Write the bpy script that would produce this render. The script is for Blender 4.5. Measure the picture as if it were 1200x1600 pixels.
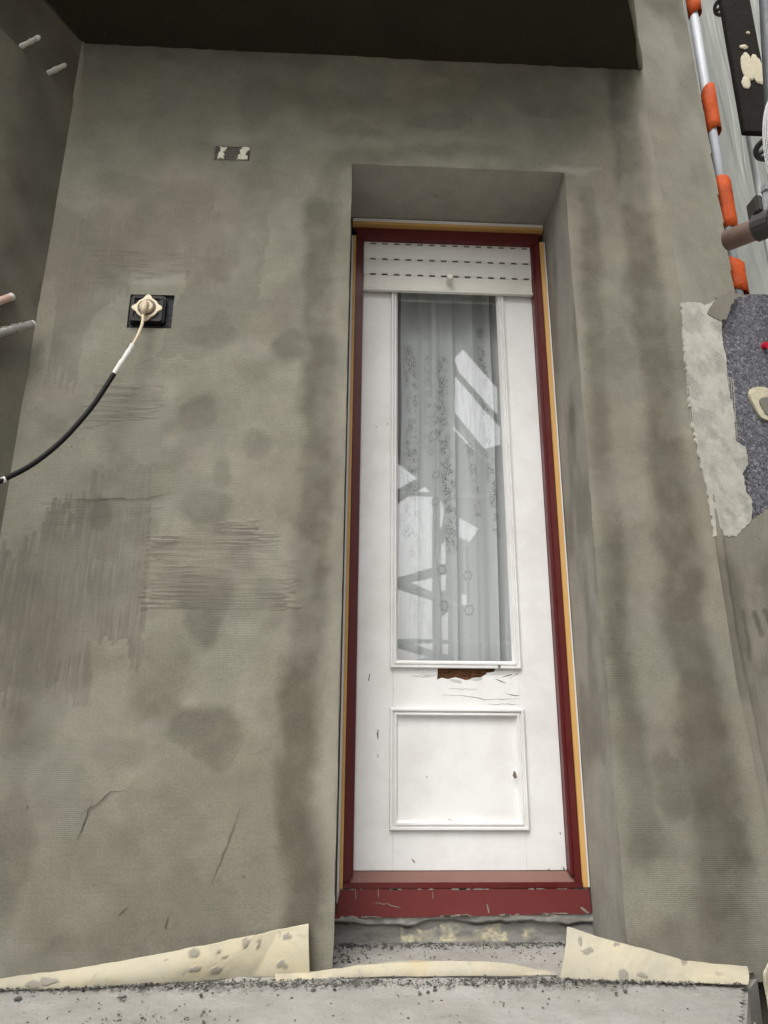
import bpy, bmesh, math, random
import numpy as np
from mathutils import Vector, Matrix

for o in list(bpy.data.objects): bpy.data.objects.remove(o)
scene = bpy.context.scene
col = scene.collection
rnd = random.Random(7)

# ---------------------------------------------------------------- camera
cam_d = bpy.data.cameras.new('camera')
cam = bpy.data.objects.new('camera', cam_d); col.objects.link(cam)
cam_d.sensor_fit = 'VERTICAL'; cam_d.sensor_height = 32.0
cam_d.lens = 32.0 * 1103.6 / 1600.0
cam_d.clip_start = 0.05; cam_d.clip_end = 500
cam.matrix_world = Matrix(((0.9988576, -0.0196988, -0.0435363, 0.029),
                           (-0.0473694, -0.2882117, -0.9563944, -2.157),
                           (0.0062921, 0.9573641, -0.2888155, 0.642),
                           (0, 0, 0, 1)))
scene.camera = cam

# ---------------------------------------------------------------- sky, sun, exposure
world = bpy.data.worlds.new('World'); scene.world = world; world.use_nodes = True
wn = world.node_tree; wn.nodes.clear()
sky = wn.nodes.new('ShaderNodeTexSky'); sky.sky_type = 'NISHITA'; sky.sun_disc = False
SUN_EL, SUN_ROT = math.radians(55), math.radians(203)
sky.sun_elevation = SUN_EL; sky.sun_rotation = SUN_ROT
sky.air_density = 1.0; sky.dust_density = 6.0; sky.ozone_density = 0.6
hs = wn.nodes.new('ShaderNodeHueSaturation'); hs.inputs['Saturation'].default_value = 0.22
bg = wn.nodes.new('ShaderNodeBackground'); bg.inputs['Strength'].default_value = 0.13
wo = wn.nodes.new('ShaderNodeOutputWorld')
wn.links.new(sky.outputs[0], hs.inputs['Color']); wn.links.new(hs.outputs[0], bg.inputs['Color'])
wn.links.new(bg.outputs[0], wo.inputs['Surface'])
sun_d = bpy.data.lights.new('sun', 'SUN'); sun_d.energy = 1.5; sun_d.angle = math.radians(50); sun_d.color = (1, .97, .92)
sun = bpy.data.objects.new('sun', sun_d); col.objects.link(sun)
sdir = Vector((math.sin(SUN_ROT) * math.cos(SUN_EL), math.cos(SUN_ROT) * math.cos(SUN_EL), math.sin(SUN_EL)))
sun.rotation_euler = sdir.to_track_quat('Z', 'Y').to_euler()
sun.location = (0, -4, 8)
vs = scene.view_settings
vs.view_transform = 'Standard'; vs.look = 'None'; vs.gamma = 1; vs.use_curve_mapping = False
vs.exposure = 0.63
scene.render.engine = 'CYCLES'
scene.render.resolution_x = 768; scene.render.resolution_y = 1024
scene.cycles.adaptive_threshold = .02; scene.cycles.max_bounces = 6; scene.cycles.diffuse_bounces = 3; scene.cycles.transparent_max_bounces = 8

# ---------------------------------------------------------------- numpy noise
_rs = np.random.RandomState(5); _tab = _rs.rand(256, 256)
def vnoise(x, y):
    x = np.asarray(x, float); y = np.asarray(y, float)
    xi = np.floor(x).astype(int); yi = np.floor(y).astype(int); fx = x - xi; fy = y - yi
    fx = fx * fx * (3 - 2 * fx); fy = fy * fy * (3 - 2 * fy)
    a = _tab[xi & 255, yi & 255]; b = _tab[(xi + 1) & 255, yi & 255]
    c = _tab[xi & 255, (yi + 1) & 255]; d = _tab[(xi + 1) & 255, (yi + 1) & 255]
    return (a * (1 - fx) + b * fx) * (1 - fy) + (c * (1 - fx) + d * fx) * fy
def fbm(x, y, o=4):
    s = 0; a = .5; t = 0
    for i in range(o):
        s = s + a * vnoise(x * 2 ** i + 17 * i, y * 2 ** i + 31 * i); t += a; a *= .5
    return s / t
def sstep(e0, e1, v):
    t = np.clip((v - e0) / (e1 - e0), 0, 1); return t * t * (3 - 2 * t)

# ---------------------------------------------------------------- materials
def mat(name):
    m = bpy.data.materials.new(name); m.use_nodes = True
    nt = m.node_tree; nt.nodes.clear()
    out = nt.nodes.new('ShaderNodeOutputMaterial'); b = nt.nodes.new('ShaderNodeBsdfPrincipled')
    nt.links.new(b.outputs[0], out.inputs['Surface'])
    return m, nt, b, out
class N:
    """small node-graph helper"""
    def __init__(s, nt): s.nt = nt
    def new(s, t, **k):
        n = s.nt.nodes.new(t)
        for a, v in k.items(): setattr(n, a, v)
        return n
    def put(s, sock, v):
        if hasattr(v, 'is_output'): s.nt.links.new(v, sock)
        else: sock.default_value = v
    def coord(s, sc=(1, 1, 1)):
        t = s.new('ShaderNodeTexCoord'); m = s.new('ShaderNodeMapping'); m.inputs['Scale'].default_value = sc
        s.nt.links.new(t.outputs['Object'], m.inputs['Vector']); return m.outputs[0]
    def noise(s, scale, detail=4, rough=.55, vec=None, dist=0):
        n = s.new('ShaderNodeTexNoise'); n.inputs['Scale'].default_value = scale; n.inputs['Detail'].default_value = detail
        n.inputs['Roughness'].default_value = rough; n.inputs['Distortion'].default_value = dist
        s.nt.links.new(vec if vec is not None else s.coord(), n.inputs['Vector']); return n.outputs['Fac']
    def voro(s, scale, feat='F1', vec=None, out='Distance'):
        n = s.new('ShaderNodeTexVoronoi'); n.feature = feat; n.inputs['Scale'].default_value = scale
        s.nt.links.new(vec if vec is not None else s.coord(), n.inputs['Vector']); return n.outputs[out]
    def ramp(s, v, *stops):
        r = s.new('ShaderNodeValToRGB'); e = r.color_ramp.elements
        while len(e) < len(stops): e.new(.5)
        for i, (p, c) in enumerate(stops):
            e[i].position = p; e[i].color = c if not isinstance(c, (int, float)) else (c, c, c, 1)
        s.put(r.inputs[0], v); return r.outputs[0]
    def math(s, op, a, b=0.0, clamp=False):
        n = s.new('ShaderNodeMath', operation=op, use_clamp=clamp); s.put(n.inputs[0], a); s.put(n.inputs[1], b); return n.outputs[0]
    def mix(s, f, a, b, blend='MIX'):
        n = s.new('ShaderNodeMix', data_type='RGBA', blend_type=blend)
        s.put(n.inputs[0], f); s.put(n.inputs[6], a); s.put(n.inputs[7], b); return n.outputs[2]
    def bump(s, h, strength=.3, dist=.005, nrm=None):
        n = s.new('ShaderNodeBump'); n.inputs['Strength'].default_value = strength; n.inputs['Distance'].default_value = dist
        s.put(n.inputs['Height'], h)
        if nrm is not None: s.nt.links.new(nrm, n.inputs['Normal'])
        return n.outputs[0]
    def attr(s, name):
        a = s.new('ShaderNodeAttribute'); a.attribute_name = name
        sp = s.new('ShaderNodeSeparateColor'); s.nt.links.new(a.outputs['Color'], sp.inputs[0])
        return sp.outputs[0], sp.outputs[1], sp.outputs[2]
def rgb(r, g, b): return (r, g, b, 1)

def plaster(name, brown, green, weave=.5, dampk=.86):
    m, nt, b, out = mat(name); n = N(nt)
    damp, sh, sv = n.attr('mask'); pale, dark, hue = n.attr('tone')
    big = n.noise(2.1, 3, .6); mid = n.noise(9, 4, .6)
    f = n.math('ADD', n.ramp(big, (.38, 0), (.62, 1)), n.math('MULTIPLY', n.math('SUBTRACT', hue, .0), .6), clamp=True)
    c = n.mix(f, brown, green)
    c = n.mix(1, c, n.ramp(mid, (.25, .86), (.75, 1.12)), 'MULTIPLY')
    fine = n.noise(160, 2, .7)
    c = n.mix(1, c, n.ramp(fine, (.2, .84), (.8, 1.16)), 'MULTIPLY')
    c = n.mix(n.math('MULTIPLY', damp, dampk), c, n.mix(1, c, rgb(.40, .385, .345), 'MULTIPLY'))
    c = n.mix(n.math('MULTIPLY', pale, .55), c, rgb(.36, .35, .30))
    # trowel-scraped areas: horizontal and vertical drag lines
    ch = n.noise(1, 2, .6, n.coord((9, 9, 170))); cv = n.noise(1, 2, .6, n.coord((110, 110, 6)))
    c = n.mix(n.math('MULTIPLY', sh, n.ramp(ch, (.40, .75), (.58, 0))), c, rgb(.105, .095, .080))
    c = n.mix(n.math('MULTIPLY', sv, n.ramp(cv, (.40, .6), (.64, .15))), c, rgb(.125, .112, .095))
    c = n.mix(n.math('MULTIPLY', sv, n.ramp(cv, (.58, 0), (.72, .25))), c, rgb(.27, .255, .23))
    c = n.mix(dark, c, rgb(.035, .031, .026))
    spots = n.ramp(n.noise(30, 2, .5), (.735, 0), (.76, .5))
    c = n.mix(spots, c, rgb(.06, .055, .045))
    nt.links.new(c, b.inputs['Base Color'])
    nt.links.new(n.ramp(damp, (0, .93), (1, .72)), b.inputs['Roughness'])
    b.inputs['Specular IOR Level'].default_value = .3
    wv = n.new('ShaderNodeTexWave', wave_type='BANDS', bands_direction='Z'); wv.inputs['Scale'].default_value = 62
    wv.inputs['Distortion'].default_value = 2.2; wv.inputs['Detail'].default_value = 1; wv.inputs['Detail Scale'].default_value = 1.5
    nt.links.new(n.coord(), wv.inputs['Vector'])
    wm = n.math('MULTIPLY', wv.outputs['Fac'], n.ramp(big, (.42, 0), (.62, weave)))
    h = n.math('ADD', n.math('MULTIPLY', fine, .35), n.math('MULTIPLY', wm, .45))
    h = n.math('ADD', h, n.math('MULTIPLY', n.math('MULTIPLY', sh, ch), 1.6))
    h = n.math('ADD', h, n.math('MULTIPLY', n.math('MULTIPLY', sv, cv), .9))
    nt.links.new(n.bump(h, .55, .003), b.inputs['Normal'])
    return m
M = {}
M['plaster'] = plaster('plaster', rgb(.226, .207, .162), rgb(.218, .213, .167))
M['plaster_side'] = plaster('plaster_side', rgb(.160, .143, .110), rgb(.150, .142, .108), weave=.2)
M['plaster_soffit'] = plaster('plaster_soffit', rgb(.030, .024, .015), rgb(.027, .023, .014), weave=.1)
M['plaster_reveal'] = plaster('plaster_reveal', rgb(.31, .293, .255), rgb(.315, .305, .265), weave=.1)  # same plaster as the wall, base colour lightened to brighten the shaded recess
M['mortar'] = plaster('mortar', rgb(.19, .175, .145), rgb(.19, .183, .15), weave=0)

def paint(name, c, rough=.42, grime=(.5, .45, .36), g=.25, bumpk=.12, scale=3.0, wear=None, spec=.5):
    m, nt, b, out = mat(name); n = N(nt)
    k = n.ramp(n.noise(scale, 6, .65), (.42, 0), (.75, g))
    cc = n.mix(k, rgb(*c), n.mix(1, rgb(*c), rgb(*grime), 'MULTIPLY'))
    if wear:
        w = n.ramp(n.noise(38, 5, .7, n.coord((1, 1, 1))), (.66, 0), (.70, 1)); cc = n.mix(n.math('MULTIPLY', w, .8), cc, rgb(*wear))
    nt.links.new(cc, b.inputs['Base Color']); b.inputs['Specular IOR Level'].default_value = spec
    nt.links.new(n.ramp(n.noise(14, 4), (.3, rough - .08), (.7, rough + .12)), b.inputs['Roughness'])
    nt.links.new(n.bump(n.noise(55, 4, .6), bumpk, .004), b.inputs['Normal'])
    return m
M['white_paint'] = paint('white_paint', (.80, .80, .79), .42, (.72, .70, .66), .55, .16, 4.5)
M['cream_plastic'] = paint('cream_plastic', (.82, .81, .76), .38, g=.3)
M['bar_plastic'] = paint('bar_plastic', (.80, .78, .71), .4, g=.35)
M['red_paint'] = paint('red_paint', (.105, .011, .011), .40, (.6, .5, .5), .4, wear=None)
M['sill_red'] = paint('sill_red', (.135, .018, .017), .6, (1.2, 1.6, 1.6), .6, wear=(.22, .13, .11))
M['dusty_red'] = paint('dusty_red', (.20, .105, .086), .9, (.7, .8, .8), .6, wear=(.25, .22, .19))
M['strip_white'] = paint('strip_white', (.78, .78, .76), .4, g=.2)
M['strip_orange'] = paint('strip_orange', (.66, .39, .13), .6, g=.25)
M['socket_black'] = paint('socket_black', (.008, .0075, .007), .5, g=.2, spec=.25)
M['black_cable'] = paint('black_cable', (.006, .006, .006), .5, g=.2, wear=(.10, .09, .08), spec=.2)
M['cream_cable'] = paint('cream_cable', (.62, .52, .36), .45)
M['plate_cream'] = paint('plate_cream', (.74, .65, .46), .5)
M['white_tape'] = paint('white_tape', (.75, .74, .70), .5, bumpk=.5)
M['white_tube'] = paint('white_tube', (.50, .53, .58), .45, g=.5)
M['orange_tape'] = paint('orange_tape', (.46, .070, .008), .7, (.4, .35, .35), .9, .6, 12, spec=.25)
M['rust'] = paint('rust', (.16, .105, .082), .75, (.45, .4, .35), .9, .5, 14, wear=(.30, .26, .23))
M['steel'] = paint('steel', (.24, .25, .26), .5, (.5, .5, .5), .8, .4, 8)
M['dark_steel'] = paint('dark_steel', (.06, .068, .075), .6, (.6, .6, .6), .8, .4, 8)
M['cast_iron'] = paint('cast_iron', (.035, .034, .030), .6, g=.3)
M['zinc'] = paint('zinc', (.42, .41, .39), .35, (.5, .48, .44), .9, .5, 60); M['zinc'].node_tree.nodes['Principled BSDF'].inputs['Metallic'].default_value = .6
M['pin_white'] = paint('pin_white', (.66, .65, .60), .85, (.5, .48, .44), .6, 1.0, 90)
M['pin_pink'] = paint('pin_pink', (.55, .38, .31), .7, (.7, .6, .5), .6, 1.0, 60)
M['dark_board'] = paint('dark_board', (.014, .012, .010), .95, g=.3, bumpk=.8, wear=(.06, .05, .04), spec=.2)
M['foam_cream'] = paint('foam_cream', (.56, .52, .39), .9, (.7, .66, .5), .6, 1.0, 60)
M['foam_light'] = paint('foam_light', (.72, .70, .58), .9, g=.5, bumpk=1.0, scale=60)
M['joint_dark'] = paint('joint_dark', (.035, .03, .025), .7)
M['crack'] = paint('crack', (.05, .045, .037), .9)
M['bare_wood'] = paint('bare_wood', (.16, .13, .10), .8, g=.5, bumpk=.8, scale=60)
M['red_plastic'] = paint('red_plastic', (.50, .01, .03), .4)
M['net_white'] = paint('net_white', (.62, .64, .64), .7)
M['room'] = paint('room', (.10, .095, .09), .9)
M['brick_far'] = paint('brick_far', (.07, .065, .06), .9, g=.6, bumpk=.5)
M['glass_dark'] = paint('glass_dark', (.02, .022, .025), .08)
M['plank'] = paint('plank', (.12, .10, .08), .8, g=.6, scale=20)
M['sealant'] = paint('sealant', (.42, .41, .38), .6)

m, nt, b, out = mat('rotten_wood'); n = N(nt)
f = n.noise(1, 6, .75, n.coord((60, 60, 190)), 1.0)
nt.links.new(n.ramp(f, (.30, rgb(.03, .012, .005)), (.48, rgb(.17, .07, .028)), (.70, rgb(.42, .21, .09))), b.inputs['Base Color'])
b.inputs['Roughness'].default_value = .95
nt.links.new(n.bump(f, 1, .012), b.inputs['Normal']); M['rot'] = m

m, nt, b, out = mat('insulation_grey'); n = N(nt)
v = n.voro(135, out='Color'); e = n.voro(135, 'DISTANCE_TO_EDGE')
sp = n.new('ShaderNodeSeparateColor'); nt.links.new(v, sp.inputs[0])
c = n.ramp(sp.outputs[0], (0, rgb(.05, .05, .06)), (.3, rgb(.105, .105, .12)), (.85, rgb(.16, .16, .18)), (1, rgb(.30, .30, .32)))
c = n.mix(n.ramp(n.voro(70), (.14, 1), (.20, 0)), c, rgb(.012, .012, .014))
nt.links.new(c, b.inputs['Base Color']); b.inputs['Roughness'].default_value = .85
nt.links.new(n.bump(n.math('ADD', n.ramp(e, (0, 0), (.2, 1)), n.math('MULTIPLY', n.voro(70), 1.2)), .6, .004), b.inputs['Normal']); M['eps'] = m
M['eps_dark'] = paint('eps_dark', (.03, .03, .033), .9, (3, 3, 3.2), .9, 1.0, 150, spec=.2)

m, nt, b, out = mat('adhesive_white'); n = N(nt)
c = n.mix(n.ramp(n.noise(12, 6, .7), (.35, 0), (.7, 1)), rgb(.50, .49, .43), rgb(.36, .35, .30))
c = n.mix(n.ramp(n.noise(26, 6, .75, None, 1.5), (.64, 0), (.70, .6)), c, rgb(.18, .17, .14))
def gridlines(n, s):
    t = n.new('ShaderNodeTexCoord'); sx = n.new('ShaderNodeSeparateXYZ'); n.nt.links.new(t.outputs['Object'], sx.inputs[0])
    a = n.math('ABSOLUTE', n.math('SUBTRACT', n.math('FRACT', n.math('MULTIPLY', sx.outputs[0], s)), .5))
    z = n.math('ABSOLUTE', n.math('SUBTRACT', n.math('FRACT', n.math('MULTIPLY', sx.outputs[2], s)), .5))
    return n.math('MAXIMUM', a, z)
gl = n.ramp(gridlines(n, 170), (.36, 0), (.42, 1))
gm = n.math('MULTIPLY', gl, n.ramp(n.noise(11, 3), (.50, 0), (.57, .75)))
c = n.mix(gm, c, rgb(.12, .115, .10))
nt.links.new(c, b.inputs['Base Color']); b.inputs['Roughness'].default_value = .9
nt.links.new(n.bump(n.noise(35, 6, .7), .5, .006), b.inputs['Normal']); M['adhesive'] = m

m, nt, b, out = mat('cream_card'); n = N(nt)
c = n.mix(n.ramp(n.noise(5, 6, .7), (.35, 0), (.7, 1)), rgb(.48, .43, .295), rgb(.43, .40, .315))
c = n.mix(n.ramp(n.noise(23, 5, .6, None, .5), (.62, 0), (.70, .6)), c, rgb(.27, .25, .21))
c = n.mix(n.ramp(n.noise(7, 4, .6), (.58, 0), (.75, .4)), c, rgb(.46, .35, .17))
c = n.mix(n.ramp(n.noise(3.3, 6, .75, None, .8), (.48, 0), (.66, .55)), c, rgb(.30, .28, .235))
spl, fil, _z = n.attr('mask'); c = n.mix(n.math('MULTIPLY', spl, .85), c, rgb(.215, .20, .17)); c = n.mix(n.math('MULTIPLY', fil, n.ramp(n.noise(17, 5, .7), (.40, 0), (.6, .7))), c, rgb(.27, .25, .20))
nt.links.new(c, b.inputs['Base Color']); b.inputs['Roughness'].default_value = .85
nt.links.new(n.bump(n.noise(30, 5, .65), .35, .006), b.inputs['Normal']); M['card'] = m
M['splat'] = paint('splat', (.24, .225, .19), .9, g=.5, bumpk=1.0, scale=60)

m, nt, b, out = mat('concrete_floor'); n = N(nt)
c = n.mix(n.ramp(n.noise(3.5, 7, .7), (.35, 0), (.68, 1)), rgb(.36, .35, .325), rgb(.235, .225, .20))
c = n.mix(n.ramp(n.noise(45, 5, .7), (.60, 0), (.72, .6)), c, rgb(.13, .125, .115))
c = n.mix(n.ramp(n.noise(18, 5, .7), (.62, 0), (.72, .5)), c, rgb(.46, .45, .42))
nt.links.new(c, b.inputs['Base Color']); b.inputs['Roughness'].default_value = .88
nt.links.new(n.bump(n.math('ADD', n.noise(14, 6, .7), n.math('MULTIPLY', n.noise(120, 3), .3)), .6, .01), b.inputs['Normal']); M['concrete'] = m

m, nt, b, out = mat('gravel'); n = N(nt)
c = n.ramp(n.voro(60, out='Color'), (0, rgb(.03, .03, .03)), (.55, rgb(.10, .098, .09)), (1, rgb(.33, .32, .29)))
nt.links.new(c, b.inputs['Base Color']); b.inputs['Roughness'].default_value = .95; M['gravel'] = m

m, nt, b, out = mat('step_mortar'); n = N(nt)
yel, lit, dk = n.attr('mask')
c = n.mix(n.ramp(n.noise(8, 6, .7), (.35, 0), (.7, 1)), rgb(.24, .235, .215), rgb(.165, .158, .14))
c = n.mix(n.math('MULTIPLY', yel, n.ramp(n.noise(30, 6, .75), (.40, 1), (.52, .25))), c, rgb(.55, .50, .33))
c = n.mix(lit, c, rgb(.42, .41, .38)); c = n.mix(dk, c, rgb(.03, .03, .028))
nt.links.new(c, b.inputs['Base Color']); b.inputs['Roughness'].default_value = .8
nt.links.new(n.bump(n.noise(40, 5, .65), .4, .006), b.inputs['Normal']); M['step'] = m

# clear glazing: Fresnel mix of a clear pane and its mirror reflection
m, nt, b, out = mat('window_glass'); n = N(nt); nt.nodes.remove(b)
tr = n.new('ShaderNodeBsdfTransparent'); tr.inputs[0].default_value = rgb(.97, .98, .98)
gl_ = n.new('ShaderNodeBsdfGlossy'); gl_.inputs['Roughness'].default_value = .0; gl_.inputs[0].default_value = rgb(1, 1, 1)
nt.links.new(n.bump(n.noise(5, 2, .4), .012, .01), gl_.inputs['Normal'])
fr = n.new('ShaderNodeFresnel'); fr.inputs['IOR'].default_value = 2.75
mx = n.new('ShaderNodeMixShader'); nt.links.new(n.math('MULTIPLY', fr.outputs[0], n.math('SUBTRACT', 1.0, n.new('ShaderNodeNewGeometry').outputs['Backfacing'])), mx.inputs[0]); nt.links.new(tr.outputs[0], mx.inputs[1]); nt.links.new(gl_.outputs[0], mx.inputs[2])
nt.links.new(mx.outputs[0], out.inputs['Surface']); M['glass'] = m

# lace curtain
m, nt, b, out = mat('lace'); n = N(nt)
hole, motif, edge = n.attr('mask')
sp_ = n.ramp(n.noise(210, 3, .7), (.46, 0), (.60, 1))
c = n.mix(n.math('MULTIPLY', n.ramp(n.noise(420, 2, .6), (.4, 0), (.6, 1)), .25), rgb(.84, .85, .85), rgb(.70, .71, .71))
c = n.mix(n.math('MULTIPLY', hole, sp_), c, rgb(.15, .155, .155)); c = n.mix(n.math('MULTIPLY', motif, .38), c, rgb(.20, .205, .205))
nt.links.new(c, b.inputs['Base Color']); b.inputs['Roughness'].default_value = .9
tl = n.new('ShaderNodeBsdfTranslucent'); nt.links.new(c, tl.inputs[0])
mx = n.new('ShaderNodeMixShader'); mx.inputs[0].default_value = .15
nt.links.new(b.outputs[0], mx.inputs[1]); nt.links.new(tl.outputs[0], mx.inputs[2]); nt.links.new(mx.outputs[0], out.inputs['Surface']); M['lace'] = m

def tarp_mat(name, c, t, rough=.3, sc=1.0):
    m, nt, b, out = mat(name); n = N(nt)
    k = n.noise(1, 5, .6, n.coord((3 * sc, 3 * sc, .9 * sc)), 1.2)
    cc = n.mix(n.ramp(k, (.35, 0), (.65, 1)), rgb(*c), rgb(*[v * .72 for v in c]))
    nt.links.new(cc, b.inputs['Base Color']); b.inputs['Roughness'].default_value = rough
    bp = n.bump(n.noise(1, 3, .5, n.coord((4 * sc, 4 * sc, .8 * sc)), 1.2), .7, .08); nt.links.new(bp, b.inputs['Normal'])
    tl = n.new('ShaderNodeBsdfTranslucent'); nt.links.new(cc, tl.inputs[0]); nt.links.new(bp, tl.inputs['Normal'])
    mx = n.new('ShaderNodeMixShader'); mx.inputs[0].default_value = t
    nt.links.new(b.outputs[0], mx.inputs[1]); nt.links.new(tl.outputs[0], mx.inputs[2]); nt.links.new(mx.outputs[0], out.inputs['Surface'])
    return m
M['tarp'] = tarp_mat('tarp', (.50, .52, .47), .45)
M['grey_sheet'] = paint('grey_sheet', (.10, .10, .10), .8, g=.4, bumpk=.5)
M['white_tarp'] = tarp_mat('white_tarp', (.90, .91, .92), .7)

# ---------------------------------------------------------------- object helpers
def empty(name, loc, label=None, cat=None, group=None):
    o = bpy.data.objects.new(name, None); col.objects.link(o); o.location = loc; o.empty_display_size = .1
    tag(o, label, cat, group); return o
def tag(o, label=None, cat=None, group=None, kind=None):
    if label: o['label'] = label
    if cat: o['category'] = cat
    if group: o['group'] = group
    if kind: o['kind'] = kind
    return o
class MB:
    def __init__(s): s.v = []; s.f = []
    def add(s, vs, fs):
        k = len(s.v); s.v += [tuple(map(float, p)) for p in vs]; s.f += [tuple(i + k for i in f) for f in fs]; return s
    def box(s, x0, x1, y0, y1, z0, z1):
        return s.add([(x0, y0, z0), (x1, y0, z0), (x1, y1, z0), (x0, y1, z0), (x0, y0, z1), (x1, y0, z1), (x1, y1, z1), (x0, y1, z1)],
                     [(0, 3, 2, 1), (4, 5, 6, 7), (0, 1, 5, 4), (1, 2, 6, 5), (2, 3, 7, 6), (3, 0, 4, 7)])
    def tube(s, pts, r, n=12, cap=True):
        pts = [Vector(p) for p in pts]; R = r if isinstance(r, (list, tuple)) else [r] * len(pts)
        k = len(s.v); prev = None
        for i, p in enumerate(pts):
            t = (pts[min(i + 1, len(pts) - 1)] - pts[max(i - 1, 0)]).normalized()
            if prev is None: a = t.orthogonal().normalized()
            else: a = (prev - t * prev.dot(t)).normalized()
            prev = a; bb = t.cross(a)
            for j in range(n):
                q = 2 * math.pi * j / n; s.v.append(tuple(p + (a * math.cos(q) + bb * math.sin(q)) * R[i]))
        for i in range(len(pts) - 1):
            for j in range(n):
                s.f.append((k + i * n + j, k + i * n + (j + 1) % n, k + (i + 1) * n + (j + 1) % n, k + (i + 1) * n + j))
        if cap:
            s.f.append(tuple(k + j for j in reversed(range(n)))); e = k + (len(pts) - 1) * n; s.f.append(tuple(e + j for j in range(n)))
        return s
    def prism(s, poly, y0, y1):
        """outline in (x, z), thickness along y (front y0)"""
        n = len(poly); a = [(x, y0, z) for x, z in poly] + [(x, y1, z) for x, z in poly]
        return s.add(a, [tuple(range(n)), tuple(reversed(range(n, 2 * n)))] + [(i, i + n, (i + 1) % n + n, (i + 1) % n) for i in range(n)])
    def slab(s, poly, z0, z1):
        n = len(poly); a = [(x, y, z0) for x, y in poly] + [(x, y, z1) for x, y in poly]
        return s.add(a, [tuple(reversed(range(n))), tuple(range(n, 2 * n))] + [(i, (i + 1) % n, (i + 1) % n + n, i + n) for i in range(n)])
    def build(s, name, m, parent=None, smooth=False, bevel=0, fix=True):
        me = bpy.data.meshes.new(name); o0 = parent.matrix_world.translation.copy() if parent else Vector((0, 0, 0))
        if parent:
            bpy_off = parent_off(parent); me.from_pydata([tuple(Vector(p) - bpy_off) for p in s.v], [], s.f)
        else: me.from_pydata(s.v, [], s.f)
        if fix:
            bm = bmesh.new(); bm.from_mesh(me); bmesh.ops.recalc_face_normals(bm, faces=bm.faces)
            if bevel:
                bmesh.ops.bevel(bm, geom=[e for e in bm.edges if e.calc_face_angle(0) > .5], offset=bevel, segments=2, affect='EDGES', clamp_overlap=True)
            bm.to_mesh(me); bm.free()
        if smooth:
            for p in me.polygons: p.use_smooth = True
        me.materials.append(m)
        o = bpy.data.objects.new(name, me); col.objects.link(o)
        if parent: o.parent = parent
        return o
def parent_off(p):
    v = Vector((0, 0, 0))
    while p: v += p.location; p = p.parent
    return v
def grid_obj(name, P, m, parent=None, keep=None, masks=None, smooth=True):
    """P: (nu, nv, 3) array of points; keep: (nu-1, nv-1) cells; masks: dict name -> (nu, nv, 3)"""
    nu, nv = P.shape[:2]; off = np.array(parent_off(parent)) if parent else np.zeros(3)
    V = (P - off).reshape(-1, 3); idx = np.arange(nu * nv).reshape(nu, nv)
    F = np.stack([idx[:-1, :-1], idx[1:, :-1], idx[1:, 1:], idx[:-1, 1:]], -1)
    F = F[keep] if keep is not None else F.reshape(-1, 4)
    used = np.zeros(nu * nv, bool); used[F.ravel()] = True; rem = np.cumsum(used) - 1
    me = bpy.data.meshes.new(name); Vv = V[used]; Ff = rem[F]
    me.vertices.add(len(Vv)); me.vertices.foreach_set('co', Vv.ravel())
    me.loops.add(Ff.size); me.loops.foreach_set('vertex_index', Ff.ravel().astype(np.int32))
    me.polygons.add(len(Ff)); me.polygons.foreach_set('loop_start', np.arange(0, Ff.size, 4, dtype=np.int32))
    try: me.polygons.foreach_set('loop_total', np.full(len(Ff), 4, dtype=np.int32))
    except Exception: pass
    me.polygons.foreach_set('use_smooth', np.full(len(Ff), smooth))
    me.update(calc_edges=True); me.validate()
    for k, a in (masks or {}).items():
        at = me.color_attributes.new(k, 'FLOAT_COLOR', 'POINT')
        c = np.ones((nu * nv, 4), np.float32); c[:, :3] = a.reshape(-1, 3); at.data.foreach_set('color', c[used].ravel())
    me.materials.append(m)
    o = bpy.data.objects.new(name, me); col.objects.link(o)
    if parent: o.parent = parent
    return o
def pocket(x0, x1, z0, z1, depth, m, name, parent):
    e = .005; x0 -= e; x1 += e; z0 -= e; z1 += e
    mb = MB(); mb.add([(x0, .004, z0), (x1, .004, z0), (x1, .004, z1), (x0, .004, z1), (x0, depth, z0), (x1, depth, z0), (x1, depth, z1), (x0, depth, z1)],
                      [(4, 5, 6, 7), (0, 1, 5, 4), (1, 2, 6, 5), (2, 3, 7, 6), (3, 0, 4, 7)]); return mb.build(name, m, parent, fix=False)
def rough_outline(pts, step=.012, amp=.004, seed=0):
    r = random.Random(seed); o = []
    for i, a in enumerate(pts):
        b_ = pts[(i + 1) % len(pts)]; L = math.hypot(b_[0] - a[0], b_[1] - a[1]); k = max(1, int(L / step))
        for j in range(k):
            t = j / k; o.append((a[0] + (b_[0] - a[0]) * t + r.uniform(-amp, amp), a[1] + (b_[1] - a[1]) * t + r.uniform(-amp, amp)))
    return o
def inpoly(X, Z, poly):
    c = np.zeros(X.shape, bool); n = len(poly); j = n - 1
    for i in range(n):
        xi, zi = poly[i]; xj, zj = poly[j]
        c ^= ((zi > Z) != (zj > Z)) & (X < (xj - xi) * (Z - zi) / (zj - zi + 1e-12) + xi); j = i
    return c
def polydist(X, Z, pts):
    d = np.full(X.shape, 9.0)
    for (x0, z0), (x1, z1) in zip(pts[:-1], pts[1:]):
        L = (x1 - x0) ** 2 + (z1 - z0) ** 2 + 1e-12; t = np.clip(((X - x0) * (x1 - x0) + (Z - z0) * (z1 - z0)) / L, 0, 1)
        d = np.minimum(d, np.hypot(X - x0 - t * (x1 - x0), Z - z0 - t * (z1 - z0)))
    return d

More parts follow.
